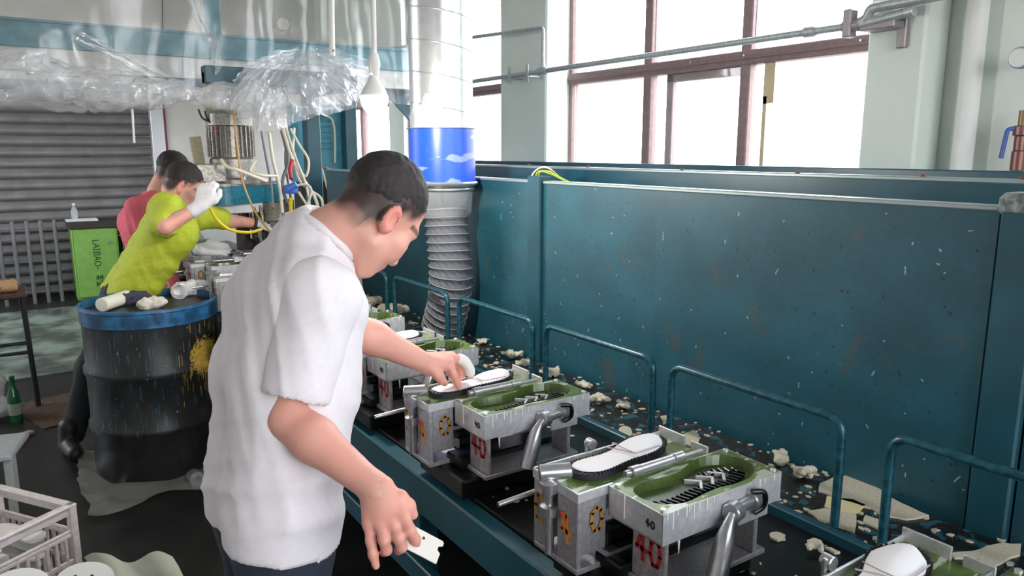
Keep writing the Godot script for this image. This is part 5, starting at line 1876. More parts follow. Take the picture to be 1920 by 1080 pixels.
func head_prims(o: Vector3, neck: Vector3, neck_r := 0.064) -> Array:
	var b := head_xf.basis
	var h := []
	h.append(["e", head_xf * Vector3(0, 0.047, -0.012), Vector3(0.076, 0.09, 0.098), b])
	h.append(["e", head_xf * Vector3(0, -0.03, 0.04), Vector3(0.06, 0.08, 0.056), b])
	h.append(["c", head_xf * Vector3(0, -0.098, 0.062), head_xf * Vector3(0, -0.094, 0.074), 0.022, 0.016])
	for s in [-1.0, 1.0]:
		h.append(["c", head_xf * Vector3(0.05 * s, -0.055, 0.01), head_xf * Vector3(0.02 * s, -0.096, 0.06), 0.02, 0.018])
		h.append(["c", head_xf * Vector3(0.047 * s, -0.012, 0.062), head_xf * Vector3(0.036 * s, -0.03, 0.07), 0.02, 0.02])
		h.append(["c", head_xf * Vector3(0.014 * s, 0.034, 0.086), head_xf * Vector3(0.042 * s, 0.03, 0.072), 0.012, 0.012])
		h.append(["e", head_xf * Vector3(0.078 * s, 0.002, -0.014), Vector3(0.009, 0.034, 0.022), b * Basis(Vector3.UP, 0.5 * s) * Basis(Vector3.RIGHT, -0.25), 0.004])
		h.append(["e", head_xf * Vector3(0.078 * s, -0.022, -0.004), Vector3(0.008, 0.014, 0.01), b, 0.006])
		h.append(["-e", head_xf * Vector3(0.089 * s, 0.003, -0.008), Vector3(0.009, 0.02, 0.011), b * Basis(Vector3.UP, 0.5 * s) * Basis(Vector3.RIGHT, -0.25)])
		h.append(["e", head_xf * Vector3(0.032 * s, 0.006, 0.076), Vector3(0.014, 0.011, 0.012), b, 0.005])
		h.append(["c", head_xf * Vector3(0.009 * s, -0.036, 0.096), head_xf * Vector3(0.012 * s, -0.038, 0.092), 0.008, 0.007, 0.006])
	h.append(["c", head_xf * Vector3(0, 0.022, 0.086), head_xf * Vector3(0, -0.034, 0.108), 0.008, 0.0125, 0.01])
	h.append(["c", head_xf * Vector3(-0.02, -0.064, 0.084), head_xf * Vector3(0.02, -0.064, 0.084), 0.009, 0.009, 0.006])
	h.append(["c", head_xf * Vector3(-0.015, -0.075, 0.083), head_xf * Vector3(0.015, -0.075, 0.083), 0.009, 0.009, 0.006])
	h.append(["c", head_xf * Vector3(0, -0.035, -0.03), neck, 0.056, neck_r, 0.03])
	return h

func hair_cap(person: Node3D, cell: float) -> void:
	var mb := MB.new()
	var b := head_xf.basis
	surface(mb, [["e", head_xf * Vector3(0, 0.0545, -0.0175), Vector3(0.0765, 0.0905, 0.0985), b]], cell, 0.01, "cloth_hair")
	var p := part(mb, "hair", mat("hair", srgb(50, 42, 42), 0.7, 0.0, grime(111, 0.08, 0.6, 1.0, 256, 1.6), 14.0), person)
	p.position = -person.position

func chain(h: Array, pts: Array, rads: Array, k := 0.006) -> void:
	for i in pts.size() - 1: h.append(["c", pts[i], pts[i + 1], rads[i], rads[i + 1], k])

# a hand in its own frame: w wrist, f towards the fingers, n out of the back of the hand, s towards the thumb
func hand_prims(w: Vector3, f: Vector3, n: Vector3, s: Vector3, curl: float, fat: float) -> Array:
	var h := []
	for i in 4:
		var lat := 0.03 - 0.02 * i
		var ln: float = [0.072, 0.08, 0.075, 0.06][i]
		var kn: Vector3 = w + f * (0.088 - 0.004 * absf(i - 1.0)) + s * lat
		h.append(["c", w + s * lat * 0.55 + f * 0.01, kn, 0.017 * fat, 0.0125 * fat, 0.014])
		var p := kn
		var a := curl * 0.5 + 0.12 * i * curl
		var pts := [p]
		for j in 3:
			p = p + (f * cos(a) - n * sin(a)) * ln * [0.45, 0.32, 0.25][j]
			pts.append(p)
			a += curl
		chain(h, pts, [0.0105 * fat, 0.0095 * fat, 0.009 * fat, 0.0075 * fat])
	chain(h, [w + s * 0.018 + f * 0.015, w + s * 0.05 + f * 0.045 - n * 0.012, w + s * 0.06 + f * 0.075 - n * 0.02, w + s * 0.055 + f * 0.1 - n * 0.026], [0.016 * fat, 0.0135 * fat, 0.011 * fat, 0.009 * fat])
	return h

func skin_mat() -> StandardMaterial3D:
	if mats.has("skin"): return mats["skin"]
	var m := mat("skin", Color(1, 1, 1), 0.5)
	m.vertex_color_use_as_albedo = true
	m.subsurf_scatter_enabled = true
	m.subsurf_scatter_strength = 0.08
	return m

func local_part(mb: MB, called: String, m: Material, person: Node3D) -> MeshInstance3D:
	for i in mb.v.size(): mb.v[i] -= person.position
	return part(mb, called, m, person)

func build_people() -> void:
	nz.seed = 6; nz.frequency = 0.01; nz.fractal_octaves = 2
	main_worker()
	far_workers()

func main_worker() -> void:
	var person := thing("person", "worker in white t-shirt and dark jeans bending over the moulds, holding a card", "person", Vector3(0.42, 0, -1.56))
	var s0: Vector3 = Vector3(0.404, 0.784, -1.534); var s1: Vector3 = Vector3(0.420, 0.898, -1.548); var s2: Vector3 = Vector3(0.466, 1.122, -1.579)
	var s3: Vector3 = Vector3(0.499, 1.266, -1.589); var s4: Vector3 = Vector3(0.556, 1.394, -1.591)
	var rs: Vector3 = Vector3(0.499, 1.306, -1.438); var re: Vector3 = Vector3(0.416, 1.083, -1.401); var rw: Vector3 = Vector3(0.517, 0.980, -1.218)
	var ls: Vector3 = Vector3(0.538, 1.280, -1.737); var le: Vector3 = Vector3(0.677, 1.170, -1.729); var lw: Vector3 = Vector3(0.886, 1.042, -1.720)
	var z := Vector3(0, 0, 1)
	# skin
	var mb := MB.new()
	head_xf = Transform3D(Basis(Vector3(0, 0, 1), Vector3(0.75, 0.66, 0).normalized(), Vector3(0.66, -0.75, 0).normalized()), Vector3(0.667, 1.458, -1.444) - z * 0.08)
	head_xf.basis = head_xf.basis * Basis(Vector3.UP, -0.14)
	surface(mb, head_prims(head_xf.origin, s4 + Vector3(-0.02, 0.0, 0)), 0.0042, 0.022, "head")
	surface(mb, [["c", s3, s4, 0.07, 0.06], ["c", s3, rs, 0.05, 0.05], ["c", s3, ls, 0.05, 0.05],
		["c", rs, rs.lerp(re, 0.55), 0.05, 0.045], ["c", rs.lerp(re, 0.5), re, 0.045, 0.038], ["c", re, re.lerp(rw, 0.3), 0.039, 0.043], ["c", re.lerp(rw, 0.3), rw, 0.043, 0.027], ["c", rw, rw.lerp(Vector3(0.521, 0.958, -1.186), 0.5), 0.027, 0.024],
		["c", ls, le, 0.05, 0.04], ["c", le, le.lerp(lw, 0.3), 0.04, 0.042], ["c", le.lerp(lw, 0.3), lw, 0.042, 0.027]], 0.009, 0.02, "arm")
	# right hand: card pinched under the thumb, little finger stretched
	var h := []
	var kn := [Vector3(0.544, 0.943, -1.162), Vector3(0.525, 0.932, -1.166), Vector3(0.507, 0.928, -1.177), Vector3(0.492, 0.928, -1.197)]
	var wr := [rw + (Vector3(0.529, 0.985, -1.206) - rw) * 0.8, Vector3(0.522, 0.978, -1.209), Vector3(0.513, 0.974, -1.214), Vector3(0.508, 0.973, -1.223)]
	for i in 4: h.append(["c", wr[i], kn[i], 0.02, 0.0135, 0.014])
	h.append(["c", rw, Vector3(0.519, 0.958, -1.200), 0.026, 0.024, 0.016])
	chain(h, [kn[0], Vector3(0.546, 0.924, -1.140), Vector3(0.558, 0.901, -1.143), Vector3(0.564, 0.885, -1.151)], [0.012, 0.0105, 0.0095, 0.008])
	chain(h, [kn[1], Vector3(0.525, 0.915, -1.144), Vector3(0.533, 0.891, -1.149), Vector3(0.533, 0.877, -1.163)], [0.012, 0.0105, 0.0095, 0.008])
	chain(h, [kn[2], Vector3(0.503, 0.911, -1.158), Vector3(0.509, 0.887, -1.162), Vector3(0.510, 0.875, -1.176)], [0.0115, 0.0105, 0.0095, 0.008])
	chain(h, [kn[3], Vector3(0.487, 0.903, -1.181), Vector3(0.488, 0.878, -1.175), Vector3(0.492, 0.856, -1.173)], [0.0105, 0.0092, 0.0085, 0.0072])
	chain(h, [Vector3(0.528, 0.974, -1.204), Vector3(0.550, 0.967, -1.187), Vector3(0.564, 0.952, -1.178), Vector3(0.570, 0.933, -1.175)], [0.018, 0.0145, 0.0115, 0.0095])
	surface(mb, h, 0.0032, 0.008, "hand")
	# left hand: index finger on the sole, middle finger bandaged
	h = []
	kn = [Vector3(0.950, 1.031, -1.710), Vector3(0.972, 1.040, -1.728), Vector3(0.980, 1.040, -1.754), Vector3(0.977, 1.036, -1.773)]
	var lwr := [Vector3(0.894, 1.032, -1.718), Vector3(0.897, 1.039, -1.724), Vector3(0.900, 1.042, -1.735), Vector3(0.901, 1.042, -1.746)]
	for i in 4: h.append(["c", lwr[i], kn[i], 0.021, 0.014, 0.014])
	h.append(["c", lw, Vector3(0.904, 1.037, -1.718), 0.027, 0.025, 0.016])
	chain(h, [kn[0], Vector3(0.957, 1.003, -1.700), Vector3(0.967, 0.981, -1.700), Vector3(0.972, 0.965, -1.699)], [0.0125, 0.011, 0.010, 0.008])
	chain(h, [kn[1], Vector3(1.002, 1.030, -1.724), Vector3(1.018, 1.005, -1.720), Vector3(1.020, 0.983, -1.720)], [0.0125, 0.011, 0.010, 0.008])
	chain(h, [kn[2], Vector3(1.006, 1.008, -1.753), Vector3(1.008, 0.982, -1.746), Vector3(0.997, 0.972, -1.745)], [0.012, 0.0105, 0.0095, 0.008])
	chain(h, [kn[3], Vector3(0.993, 1.000, -1.773), Vector3(0.993, 0.979, -1.768), Vector3(0.983, 0.973, -1.761)], [0.0105, 0.0095, 0.0085, 0.0075])
	chain(h, [Vector3(0.896, 1.030, -1.704), Vector3(0.906, 1.013, -1.693), Vector3(0.914, 0.999, -1.691), Vector3(0.925, 0.989, -1.693)], [0.018, 0.0145, 0.0115, 0.0095])
	surface(mb, h, 0.0036, 0.008, "hand")
	local_part(mb, "body", skin_mat(), person)
	hair_cap(person, 0.0045)
	mb = MB.new()
	mb.tube(curve([Vector3(0.984, 1.040, -1.726), Vector3(1.003, 1.030, -1.724), Vector3(1.018, 1.007, -1.721), Vector3(1.021, 0.985, -1.720)], 5), [0.0135, 0.0145, 0.0148, 0.0148, 0.0145, 0.0145, 0.0148, 0.0145, 0.014, 0.014, 0.0142, 0.0142, 0.014, 0.0135, 0.012, 0.009], 14)
	local_part(mb, "finger_bandage", mat("bandage", srgb(236, 230, 224), 0.8), person)
	# shirt: torso, then the sleeves
	mb = MB.new()
	var body := []
	for s in [-1.0, 1.0]:
		var q: Vector3 = z * 0.078 * s
		body.append_array([["c", s0 + q, s1 + q, 0.118, 0.116], ["c", s1 + q, s2 + q, 0.116, 0.122], ["c", s2 + q, s3 + q * 1.1, 0.122, 0.118], ["c", s3 + q * 1.1, s4 + q * 0.35 + Vector3(-0.035, -0.05, 0), 0.112, 0.068]])
	body.append(["c", s3, rs + Vector3(0, 0.0, -0.03), 0.09, 0.075])
	body.append(["c", s3, ls + Vector3(0, 0.0, 0.03), 0.09, 0.075])
	var nd0: Vector3 = (head_xf * Vector3(0, -0.035, -0.03) - s4).normalized()
	body.append(["c", s3 + Vector3(-0.01, 0.02, 0), s4 + nd0 * 0.008, 0.11, 0.084])
	body.append(["c", s4 - nd0 * 0.03 + z * 0.03, rs + Vector3(-0.01, 0.005, -0.02), 0.075, 0.072])
	body.append(["c", s4 - nd0 * 0.03 - z * 0.03, ls + Vector3(-0.01, 0.005, 0.02), 0.075, 0.072])
	body.append(["-c", s4 + nd0 * 0.0, s4 + nd0 * 0.1, 0.064, 0.075])
	body.append(["p", Vector3(0, 0.845, 0), Vector3(-0.12, -1, 0).normalized()])
	surface(mb, body, 0.0105, 0.05, "cloth_shirt")
	var rd := (re - rs).normalized()
	var rend: Vector3 = Vector3(0.438, 1.141, -1.406)
	surface(mb, [["c", s3.lerp(rs, 0.5), rs, 0.085, 0.08], ["c", rs, rend, 0.08, 0.071], ["-c", rend + rd * 0.075, rend + rd * 0.14, 0.082, 0.13], ["-c", rend - rd * 0.04, rend + rd * 0.05, 0.05, 0.06]], 0.0065, 0.04, "cloth_sleeve")
	var lend: Vector3 = ls.lerp(le, 0.72)
	var ld := (le - ls).normalized()
	surface(mb, [["c", s3.lerp(ls, 0.5), ls, 0.085, 0.08], ["c", ls, lend, 0.08, 0.068], ["-c", lend + ld * 0.06, lend + ld * 0.12, 0.08, 0.12], ["-c", lend - ld * 0.03, lend + ld * 0.05, 0.048, 0.055]], 0.008, 0.04, "cloth_sleeve")
	var shirt := local_part(mb, "t_shirt", mat("shirt_white", srgb(228, 222, 225), 0.85, 0.0, grime(112, 0.03, 0.97, 1.0), 6.0), person)
	# ribbed neckband
	mb = MB.new()
	var nd: Vector3 = (head_xf * Vector3(0, -0.035, -0.03) - s4).normalized()
	var ring := []
	var na := nd.cross(z).normalized()
	for i in 33:
		var a := TAU * i / 32.0
		ring.append(s4 + nd * 0.026 + (na * cos(a) * 0.073 + z * sin(a) * 0.074))
	mb.tube(ring, 0.012, 10, false)
	for i in mb.v.size(): mb.v[i] -= person.position
	part(mb, "neckband", mats["shirt_white"], shirt)
	# jeans and shoes
	mb = MB.new()
	var legs := []
	var p0 := Vector3(0.415, 0.86, -1.56)
	for s in [-1.0, 1.0]:
		var hp: Vector3 = p0 + z * 0.08 * s
		var kp := Vector3(0.42, 0.46, -1.56 + 0.1 * s)
		var ap := Vector3(0.38, 0.09, -1.56 + 0.11 * s)
		legs.append_array([["c", hp + Vector3(0.0, 0.06, 0), hp + Vector3(0, -0.08, 0), 0.098, 0.102], ["c", hp + Vector3(0, -0.08, 0), kp, 0.1, 0.075], ["c", kp, ap, 0.075, 0.062]])
	surface(mb, legs, 0.012, 0.03, "cloth_trousers")
	local_part(mb, "jeans", mat("denim", srgb(52, 58, 76), 0.85, 0.0, grime(113, 0.05, 0.75, 1.0), 8.0), person)
	for s in [-1.0, 1.0]:
		mb = MB.new()
		var a := Vector3(0.35, 0.045, -1.56 + 0.11 * s)
		surface(mb, [["c", a, a + Vector3(0.2, -0.008, 0.02 * s), 0.045, 0.036], ["c", a, a + Vector3(0.02, 0.06, 0), 0.045, 0.05], ["p", Vector3(0, 0.001, 0), Vector3(0, -1, 0)]], 0.01, 0.02)
		local_part(mb, "shoe", mat("shoe_black", srgb(30, 30, 32), 0.5), person)
	# the card in his right hand
	var ca: Vector3 = Vector3(0.548, 0.927, -1.179); var cb: Vector3 = Vector3(0.616, 0.878, -1.142); var cc: Vector3 = Vector3(0.578, 0.860, -1.126)
	var e1 := (cb - ca).normalized(); var e2 := cc - cb
	e2 = (e2 - e1 * e2.dot(e1)).normalized()
	var ln := (cb - ca).length(); var wd := 0.044
	mb = MB.new()
	mb.prism(PackedVector2Array([Vector2(0, 0), Vector2(ln - 0.004, 0), Vector2(ln, 0.003), Vector2(ln, 0.009), Vector2(ln - 0.008, 0.013), Vector2(ln - 0.007, 0.02), Vector2(ln, 0.024), Vector2(ln, wd), Vector2(0.004, wd), Vector2(0, wd - 0.004)]), 0.003, look(e1, e2.cross(e1), e2, ca))
	var card := single(mb, "plastic_card", mat("card_grey", srgb(226, 220, 212), 0.55), "pale notched plastic scraper card held in the worker's lowered hand", "card")
	mb = MB.new()
	var hc := ca + e1 * (ln - 0.04) + e2 * 0.012
	var cn := e1.cross(e2)
	cyl(mb, hc - cn * 0.0006, hc + cn * 0.0036, 0.003, 10)
	cyl(mb, hc + cn * 0.0006, hc - cn * 0.0036, 0.003, 10)
	part(mb, "punched_hole", mats["dark_rubber"], card)

func far_workers() -> void:
	var z := Vector3(0, 0, 1)
	# worker in yellow-green shirt leaning over the line
	var person := thing("person", "worker in a yellow-green shirt and white gloves leaning over the conveyor", "person", Vector3(0.3, 0, -4.5))
	var pel: Vector3 = Vector3(0.493, 0.798, -4.542); var che: Vector3 = Vector3(0.720, 1.182, -4.389); var nek: Vector3 = Vector3(0.774, 1.310, -4.381)
	var rs: Vector3 = Vector3(0.693, 1.300, -4.273); var re: Vector3 = Vector3(0.645, 1.232, -4.045); var rw: Vector3 = Vector3(0.818, 1.326, -4.023)
	var ls: Vector3 = Vector3(0.890, 1.255, -4.474); var le: Vector3 = Vector3(1.042, 1.204, -4.483); var lw: Vector3 = Vector3(1.208, 1.181, -4.513)
	var mb := MB.new()
	head_xf = Transform3D(Basis(Vector3(-0.12, 0, 0.99), Vector3(0.60, 0.79, 0.07), Vector3(0.785, -0.61, 0.095)).orthonormalized(), Vector3(0.797, 1.403, -4.398))
	surface(mb, head_prims(head_xf.origin, nek), 0.0065, 0.022, "head")
	surface(mb, [["c", che, nek, 0.07, 0.06], ["c", rs, re, 0.05, 0.042], ["c", re, rw, 0.043, 0.028], ["c", ls, le, 0.05, 0.042], ["c", le, lw, 0.042, 0.028], ["c", che, rs, 0.05, 0.05], ["c", che, ls, 0.05, 0.05]], 0.012, 0.02, "arm")
	surface(mb, hand_prims(rw, Vector3(0.3, 0.9, 0.1).normalized(), Vector3(-0.5, 0.2, 0.85).normalized(), Vector3(0.8, -0.25, 0.5).normalized(), 0.75, 0.8), 0.006, 0.01, "hand")
	surface(mb, hand_prims(lw, Vector3(0.95, -0.25, 0.0).normalized(), Vector3(0.2, 0.95, 0.1).normalized(), Vector3(0, 0, 1), 0.5, 1.0), 0.006, 0.01, "hand")
	local_part(mb, "body", skin_mat(), person)
	hair_cap(person, 0.007)
	mb = MB.new()
	var body := []
	for s in [-1.0, 1.0]:
		var q: Vector3 = z * 0.085 * s
		body.append_array([["c", pel + q, che + q, 0.125, 0.125], ["c", che + q, nek + q * 0.5 + Vector3(-0.05, -0.05, 0), 0.12, 0.065]])
	body.append(["c", che, rs, 0.09, 0.08]); body.append(["c", che, ls, 0.09, 0.075])
	body.append(["c", rs, rs.lerp(re, 0.85), 0.08, 0.072]); body.append(["c", ls, ls.lerp(le, 0.8), 0.075, 0.062])
	body.append(["p", pel + Vector3(0.02, -0.02, 0), Vector3(-0.5, -0.85, 0).normalized()])
	surface(mb, body, 0.014, 0.05, "cloth_shirt")
	local_part(mb, "t_shirt", mat("shirt_lime", srgb(196, 208, 58), 0.8, 0.0, grime(114, 0.03, 0.88, 1.0), 5.0), person)
	mb = MB.new()
	surface(mb, hand_prims(rw, Vector3(0.3, 0.9, 0.1).normalized(), Vector3(-0.5, 0.2, 0.85).normalized(), Vector3(0.8, -0.25, 0.5).normalized(), 0.75, 1.35) + [["c", rw.lerp(re, 0.25), rw, 0.036, 0.034]], 0.006, 0.014)
	local_part(mb, "glove", glove, person)
	mb = MB.new()
	surface(mb, hand_prims(lw, Vector3(0.95, -0.25, 0.0).normalized(), Vector3(0.2, 0.95, 0.1).normalized(), Vector3(0, 0, 1), 0.5, 1.3), 0.007, 0.014)
	local_part(mb, "glove", glove, person)
	mb = MB.new()
	surface(mb, [["c", pel + z * 0.08, Vector3(0.297, 0.428, -4.568), 0.11, 0.075], ["c", Vector3(0.297, 0.428, -4.568), Vector3(0.171, 0.086, -4.516), 0.078, 0.062], ["c", pel - z * 0.08, Vector3(0.541, 0.328, -4.810), 0.11, 0.075], ["c", Vector3(0.541, 0.328, -4.810), Vector3(0.493, 0.045, -4.841), 0.075, 0.06], ["c", pel + z * 0.06, pel - z * 0.06, 0.12, 0.12]], 0.014, 0.04, "cloth_trousers")
	local_part(mb, "trousers", mat("trousers_black", srgb(28, 28, 31), 0.85), person)
	for s in 2:
		mb = MB.new()
		var a: Vector3 = Vector3(0.146, 0.050, -4.487) if s == 0 else Vector3(0.467, 0.050, -4.678)
		a.y = 0.045
		surface(mb, [["c", a, a + Vector3(0.02, 0, 0.15), 0.045, 0.04], ["c", a, a + Vector3(0.01, 0.1, 0), 0.045, 0.05], ["p", Vector3(0, 0.001, 0), Vector3(0, -1, 0)]], 0.012, 0.02)
		local_part(mb, "shoe", mats["shoe_black"], person)
	# worker in pink behind him
	person = thing("person", "worker in a pink shirt mostly hidden behind the yellow-shirted one", "person", Vector3(0.75, 0, -5.2))
	pel = Vector3(0.754, 0.726, -5.123); che = Vector3(0.702, 1.146, -5.214); nek = Vector3(0.801, 1.345, -5.191)
	rs = Vector3(0.677, 1.238, -5.105); re = Vector3(0.739, 1.009, -4.889); rw = Vector3(0.909, 1.039, -4.560)
	mb = MB.new()
	head_xf = Transform3D(Basis(Vector3(-0.2, 0, 0.98), Vector3(0.5, 0.86, 0.1), Vector3(0.84, -0.5, 0.17)).orthonormalized(), Vector3(0.889, 1.457, -5.181))
	surface(mb, head_prims(head_xf.origin, nek), 0.0065, 0.022, "head")
	surface(mb, [["c", che, nek, 0.07, 0.058], ["c", che, rs, 0.05, 0.05], ["c", rs, re, 0.05, 0.042], ["c", re, rw, 0.042, 0.028]], 0.012, 0.02, "arm")
	surface(mb, hand_prims(rw, Vector3(0.95, 0.02, 0.3).normalized(), Vector3(-0.2, 0.6, 0.77).normalized(), Vector3(0.1, 0.75, -0.6).normalized(), 0.35, 1.0), 0.006, 0.01, "hand")
	local_part(mb, "body", skin_mat(), person)
	hair_cap(person, 0.007)
	mb = MB.new()
	body = []
	for s in [-1.0, 1.0]:
		var q: Vector3 = z * 0.085 * s
		body.append_array([["c", pel + q, che + q, 0.12, 0.125], ["c", che + q, nek + q * 0.5 + Vector3(-0.04, -0.05, 0), 0.12, 0.065]])
	body.append(["c", che, rs, 0.09, 0.08]); body.append(["c", rs, rs.lerp(re, 0.8), 0.078, 0.066])
	body.append(["p", Vector3(0, pel.y - 0.04, 0), Vector3(0, -1, 0)])
	surface(mb, body, 0.014, 0.05, "cloth_shirt")
	local_part(mb, "t_shirt", mat("shirt_pink", srgb(232, 104, 120), 0.8, 0.0, grime(115, 0.03, 0.88, 1.0), 5.0), person)
	mb = MB.new()
	surface(mb, hand_prims(rw, Vector3(0.95, 0.02, 0.3).normalized(), Vector3(-0.2, 0.6, 0.77).normalized(), Vector3(0.1, 0.75, -0.6).normalized(), 0.35, 1.3) + [["c", rw.lerp(re, 0.2), rw, 0.034, 0.034]], 0.006, 0.014)
	var gl := local_part(mb, "glove", glove, person)
	mb = MB.new()
	var wd := (rw - re).normalized()
	mb.lathe([Vector2(0.03, -0.006), Vector2(0.037, -0.005), Vector2(0.037, 0.005), Vector2(0.03, 0.006)], 18, along(rw - wd * 0.045 - person.position, wd))
	part(mb, "cuff_trim", mat("cuff_blue", srgb(84, 110, 180), 0.7), gl)
	mb = MB.new()
	var f1 := Vector3(pel.x - 0.1, 0.09, pel.z + 0.1); var f2 := Vector3(pel.x - 0.13, 0.09, pel.z - 0.12)
	surface(mb, [["c", pel + z * 0.08, Vector3(f1.x, 0.47, f1.z), 0.11, 0.075], ["c", Vector3(f1.x, 0.47, f1.z), f1, 0.075, 0.06], ["c", pel - z * 0.08, Vector3(f2.x, 0.47, f2.z), 0.11, 0.075], ["c", Vector3(f2.x, 0.47, f2.z), f2, 0.075, 0.06], ["c", pel + z * 0.06, pel - z * 0.06, 0.115, 0.115]], 0.016, 0.04, "cloth_trousers")
	local_part(mb, "trousers", mats["trousers_black"], person)
	for f in [f1, f2]:
		mb = MB.new()
		var a := Vector3(f.x - 0.01, 0.045, f.z)
		surface(mb, [["c", a, a + Vector3(0.17, 0, 0.02), 0.045, 0.038], ["c", a, a + Vector3(0.01, 0.08, 0), 0.045, 0.05], ["p", Vector3(0, 0.001, 0), Vector3(0, -1, 0)]], 0.012, 0.02)
		local_part(mb, "shoe", mats["shoe_black"], person)

func build_scraps() -> void:
	var y := 0.735
	var pale := mat("scrap", srgb(214, 208, 186), 0.55, 0.0, grime(121, 0.05, 0.85, 1.0), 9.0)
	var yellowish := mat("scrap_yellow", srgb(216, 206, 160), 0.55)
	# flat skins of dried compound, outlines as they lie on the deck
	var flat := [
		["large pale fan-shaped skin of dried compound behind the two guard hoop legs", pale, [Vector3(1.701, 0.737, -1.072), Vector3(1.769, 0.737, -1.074), Vector3(1.810, 0.737, -1.058), Vector3(1.808, 0.737, -1.011), Vector3(1.792, 0.737, -0.947), Vector3(1.768, 0.737, -0.892), Vector3(1.763, 0.737, -0.852), Vector3(1.761, 0.737, -0.820), Vector3(1.698, 0.737, -0.840), Vector3(1.674, 0.737, -0.879), Vector3(1.682, 0.737, -0.916), Vector3(1.670, 0.737, -0.958), Vector3(1.665, 0.737, -1.014), Vector3(1.659, 0.737, -1.048)]],
		["yellowish skin of compound beneath the fan-shaped piece", yellowish, [Vector3(1.649, 0.737, -1.018), Vector3(1.688, 0.737, -0.970), Vector3(1.686, 0.737, -0.937), Vector3(1.636, 0.737, -0.924), Vector3(1.593, 0.737, -0.953), Vector3(1.597, 0.737, -0.990)]],
		["ragged pale skin left of the hoop legs, below the yellowish piece", pale, [Vector3(1.539, 0.737, -0.996), Vector3(1.584, 0.737, -0.982), Vector3(1.621, 0.737, -0.921), Vector3(1.537, 0.737, -0.873), Vector3(1.531, 0.737, -0.913), Vector3(1.525, 0.737, -0.957)]],
		["curled crescent strip of compound right of the hoop legs", pale, [Vector3(1.634, 0.737, -0.906), Vector3(1.638, 0.737, -0.871), Vector3(1.619, 0.737, -0.842), Vector3(1.584, 0.737, -0.824), Vector3(1.569, 0.737, -0.829), Vector3(1.598, 0.737, -0.850), Vector3(1.603, 0.737, -0.877), Vector3(1.600, 0.737, -0.891)]],
		["pale hand-shaped splash of compound at the lower right", pale, [Vector3(1.618, 0.737, -0.708), Vector3(1.670, 0.737, -0.683), Vector3(1.723, 0.737, -0.675), Vector3(1.767, 0.737, -0.661), Vector3(1.796, 0.737, -0.636), Vector3(1.744, 0.737, -0.617), Vector3(1.681, 0.737, -0.624), Vector3(1.617, 0.737, -0.633), Vector3(1.648, 0.737, -0.641), Vector3(1.611, 0.737, -0.661), Vector3(1.655, 0.737, -0.657), Vector3(1.614, 0.737, -0.690)]],
		["small round chip above the hand-shaped splash", pale, [Vector3(1.801, 0.737, -0.696), Vector3(1.820, 0.737, -0.688), Vector3(1.800, 0.737, -0.667), Vector3(1.772, 0.737, -0.663), Vector3(1.781, 0.737, -0.680)]],
		["oval drip puddle on the track behind the front mould", pale, [Vector3(1.385, 0.727, -0.989), Vector3(1.405, 0.727, -0.985), Vector3(1.409, 0.727, -0.964), Vector3(1.393, 0.727, -0.952), Vector3(1.374, 0.727, -0.959), Vector3(1.373, 0.727, -0.977)]],
		["half-hidden puddle by the front mould's rear leg", pale, [Vector3(1.291, 0.727, -0.998), Vector3(1.304, 0.727, -0.989), Vector3(1.291, 0.727, -0.971), Vector3(1.254, 0.727, -0.963), Vector3(1.256, 0.727, -0.973)]],
		["thin strip of compound near the hoop foot", pale, [Vector3(1.436, 0.737, -0.884), Vector3(1.447, 0.737, -0.871), Vector3(1.446, 0.737, -0.850), Vector3(1.432, 0.737, -0.854)]],
		["pale scrap left of the big front mould's far corner", pale, [Vector3(1.645, 0.737, -1.515), Vector3(1.713, 0.737, -1.523), Vector3(1.682, 0.737, -1.469), Vector3(1.622, 0.737, -1.429), Vector3(1.610, 0.737, -1.467)]],
		["round pale disc on the deck between the two open moulds", pale, [Vector3(1.525, 0.737, -1.661), Vector3(1.558, 0.737, -1.672), Vector3(1.562, 0.737, -1.647), Vector3(1.536, 0.737, -1.610), Vector3(1.499, 0.737, -1.593), Vector3(1.500, 0.737, -1.624)]],
		["pale chip below the second guard hoop's right leg", pale, [Vector3(1.716, 0.737, -1.670), Vector3(1.744, 0.737, -1.664), Vector3(1.711, 0.737, -1.626), Vector3(1.675, 0.737, -1.615)]]]
	for f in flat:
		var pts: Array = f[2]
		var c := Vector3.ZERO
		for p in pts: c += p / pts.size()
		var poly := PackedVector2Array()
		for i in pts.size():
			var a: Vector3 = pts[i]; var b: Vector3 = pts[(i + 1) % pts.size()]
			poly.append(Vector2(a.x - c.x, a.z - c.z))
			var m := a.lerp(b, 0.5) + Vector3(rng.randf_range(-1, 1), 0, rng.randf_range(-1, 1)) * 0.09 * a.distance_to(b)
			poly.append(Vector2(m.x - c.x, m.z - c.z))
		if Geometry2D.triangulate_polygon(poly).is_empty(): continue
		var mb := MB.new()
		mb.prism(poly, 0.005)
		var o := single(mb, "dried_skin", f[1], f[0], "scrap", "dried compound scraps on the deck")
		o.position = Vector3(c.x, (0.726 if c.x < 1.48 else y) + 0.0005, c.z)
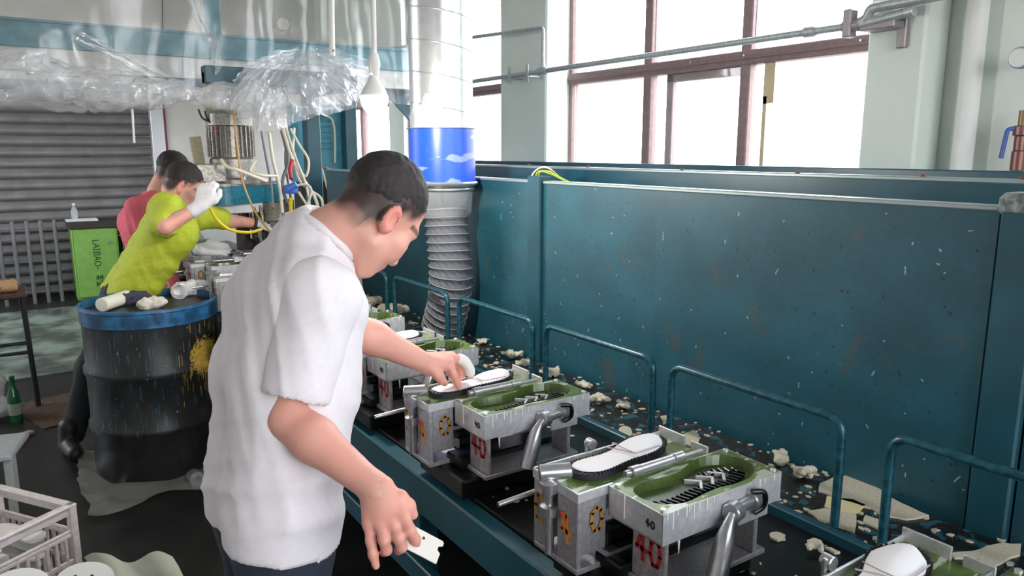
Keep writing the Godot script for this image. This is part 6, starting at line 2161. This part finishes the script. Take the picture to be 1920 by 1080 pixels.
	# crumpled lumps
	var lumps := [
		["rolled tube of pale compound, upper of two right of the front mould", Vector3(1.757, 0.760, -1.215), 0.03, 1.0],
		["cup-shaped pale lump, lower of two right of the front mould", Vector3(1.698, 0.755, -1.122), 0.03, 1.0],
		["jagged pale lump by the second mould's far corner, left of two", Vector3(1.700, 0.750, -2.241), 0.032, 1.3],
		["ring-like pale lump by the second mould's far corner, right of two", Vector3(1.701, 0.750, -2.044), 0.028, 1.0],
		["pale shreds behind the second mould's right end", Vector3(1.642, 0.750, -1.895), 0.03, 1.2],
		["pale shreds below the third guard hoop", Vector3(1.670, 0.745, -1.800), 0.024, 1.5],
		["pale crumpled bits left of the third guard hoop's leg", Vector3(1.713, 0.750, -2.540), 0.03, 1.5],
		["pale crumpled bits right of the worker's bandaged finger", Vector3(1.690, 0.750, -2.409), 0.026, 1.4],
		["small pale twist beside the cut-off lower right mould", Vector3(1.408, 0.745, -0.886), 0.018, 1.2],
		["pale crumbs at the foot of the grey hose", Vector3(1.739, 0.745, -2.818), 0.02, 1.6],
		["wide folded heap of greyish compound sheet behind the far mould", Vector3(1.635, 0.790, -3.560), 0.07, 1.2],
		["flat folded heap of compound under the worker's chin", Vector3(1.605, 0.790, -3.842), 0.065, 1.2],
		["pointed flake standing against the housing under the worker's chin", Vector3(1.678, 0.860, -4.109), 0.05, 0.5]]
	for l in lumps:
		var p: Vector3 = l[1]
		var s: float = l[2]
		var w: float = l[3]
		ctx_seed = int(p.z * -900.0)
		p.y = y + s * 0.62
		if p.x > 1.76 - s: p.x = 1.76 - s
		var pr := []
		for k in 5:
			var a := rng.randf() * TAU
			var d := Vector3(cos(a) * w, rng.randf_range(-0.1, 0.35), sin(a) * w) * s
			pr.append(["c", p - d * 0.4, p + d, s * rng.randf_range(0.3, 0.5), s * rng.randf_range(0.12, 0.3)])
		if w < 0.9: pr = [["c", p, p + Vector3(0.01, s * 2.4, 0.01), s * 0.5, s * 0.15], ["c", p, p + Vector3(-0.01, 0, s), s * 0.4, s * 0.2]]
		pr.append(["p", Vector3(0, y + 0.001, 0), Vector3(0, -1, 0)])
		var mb := MB.new()
		surface(mb, pr, maxf(0.0045, s * 0.12), s * 0.15, "cloth_scrap")
		single(mb, "dried_lump", pale, l[0], "scrap", "dried compound scraps on the deck")
	# uncountable crumbs over deck and track
	var chip := MB.new()
	chip.prism(PackedVector2Array([Vector2(-0.007, -0.003), Vector2(0.002, -0.005), Vector2(0.008, 0.0), Vector2(0.003, 0.004), Vector2(-0.004, 0.003)]), 0.0025)
	var mm := MultiMesh.new()
	mm.transform_format = MultiMesh.TRANSFORM_3D
	mm.mesh = chip.mesh()
	mm.instance_count = 900
	for k in 900:
		var on_rear := k % 3 != 0
		var x := rng.randf_range(1.51, 1.78) if on_rear else rng.randf_range(0.93, 1.46)
		var zz := rng.randf_range(-4.6, -0.3)
		var sc := rng.randf_range(0.35, 1.5)
		if rng.randf() < 0.08: sc *= 1.8
		mm.set_instance_transform(k, Transform3D(Basis(Vector3.UP, rng.randf() * TAU).scaled(Vector3(sc, 1.0, sc)), Vector3(x, (y if on_rear else 0.725) + 0.0005, zz)))
	var mi := MultiMeshInstance3D.new()
	mi.name = "compound_crumbs"
	mi.multimesh = mm
	mi.material_override = pale
	add_child(mi)
	mi.set_meta("kind", "stuff")
	mi.set_meta("label", "pale crumbs of dried compound strewn over the conveyor deck"); mi.set_meta("category", "crumbs")
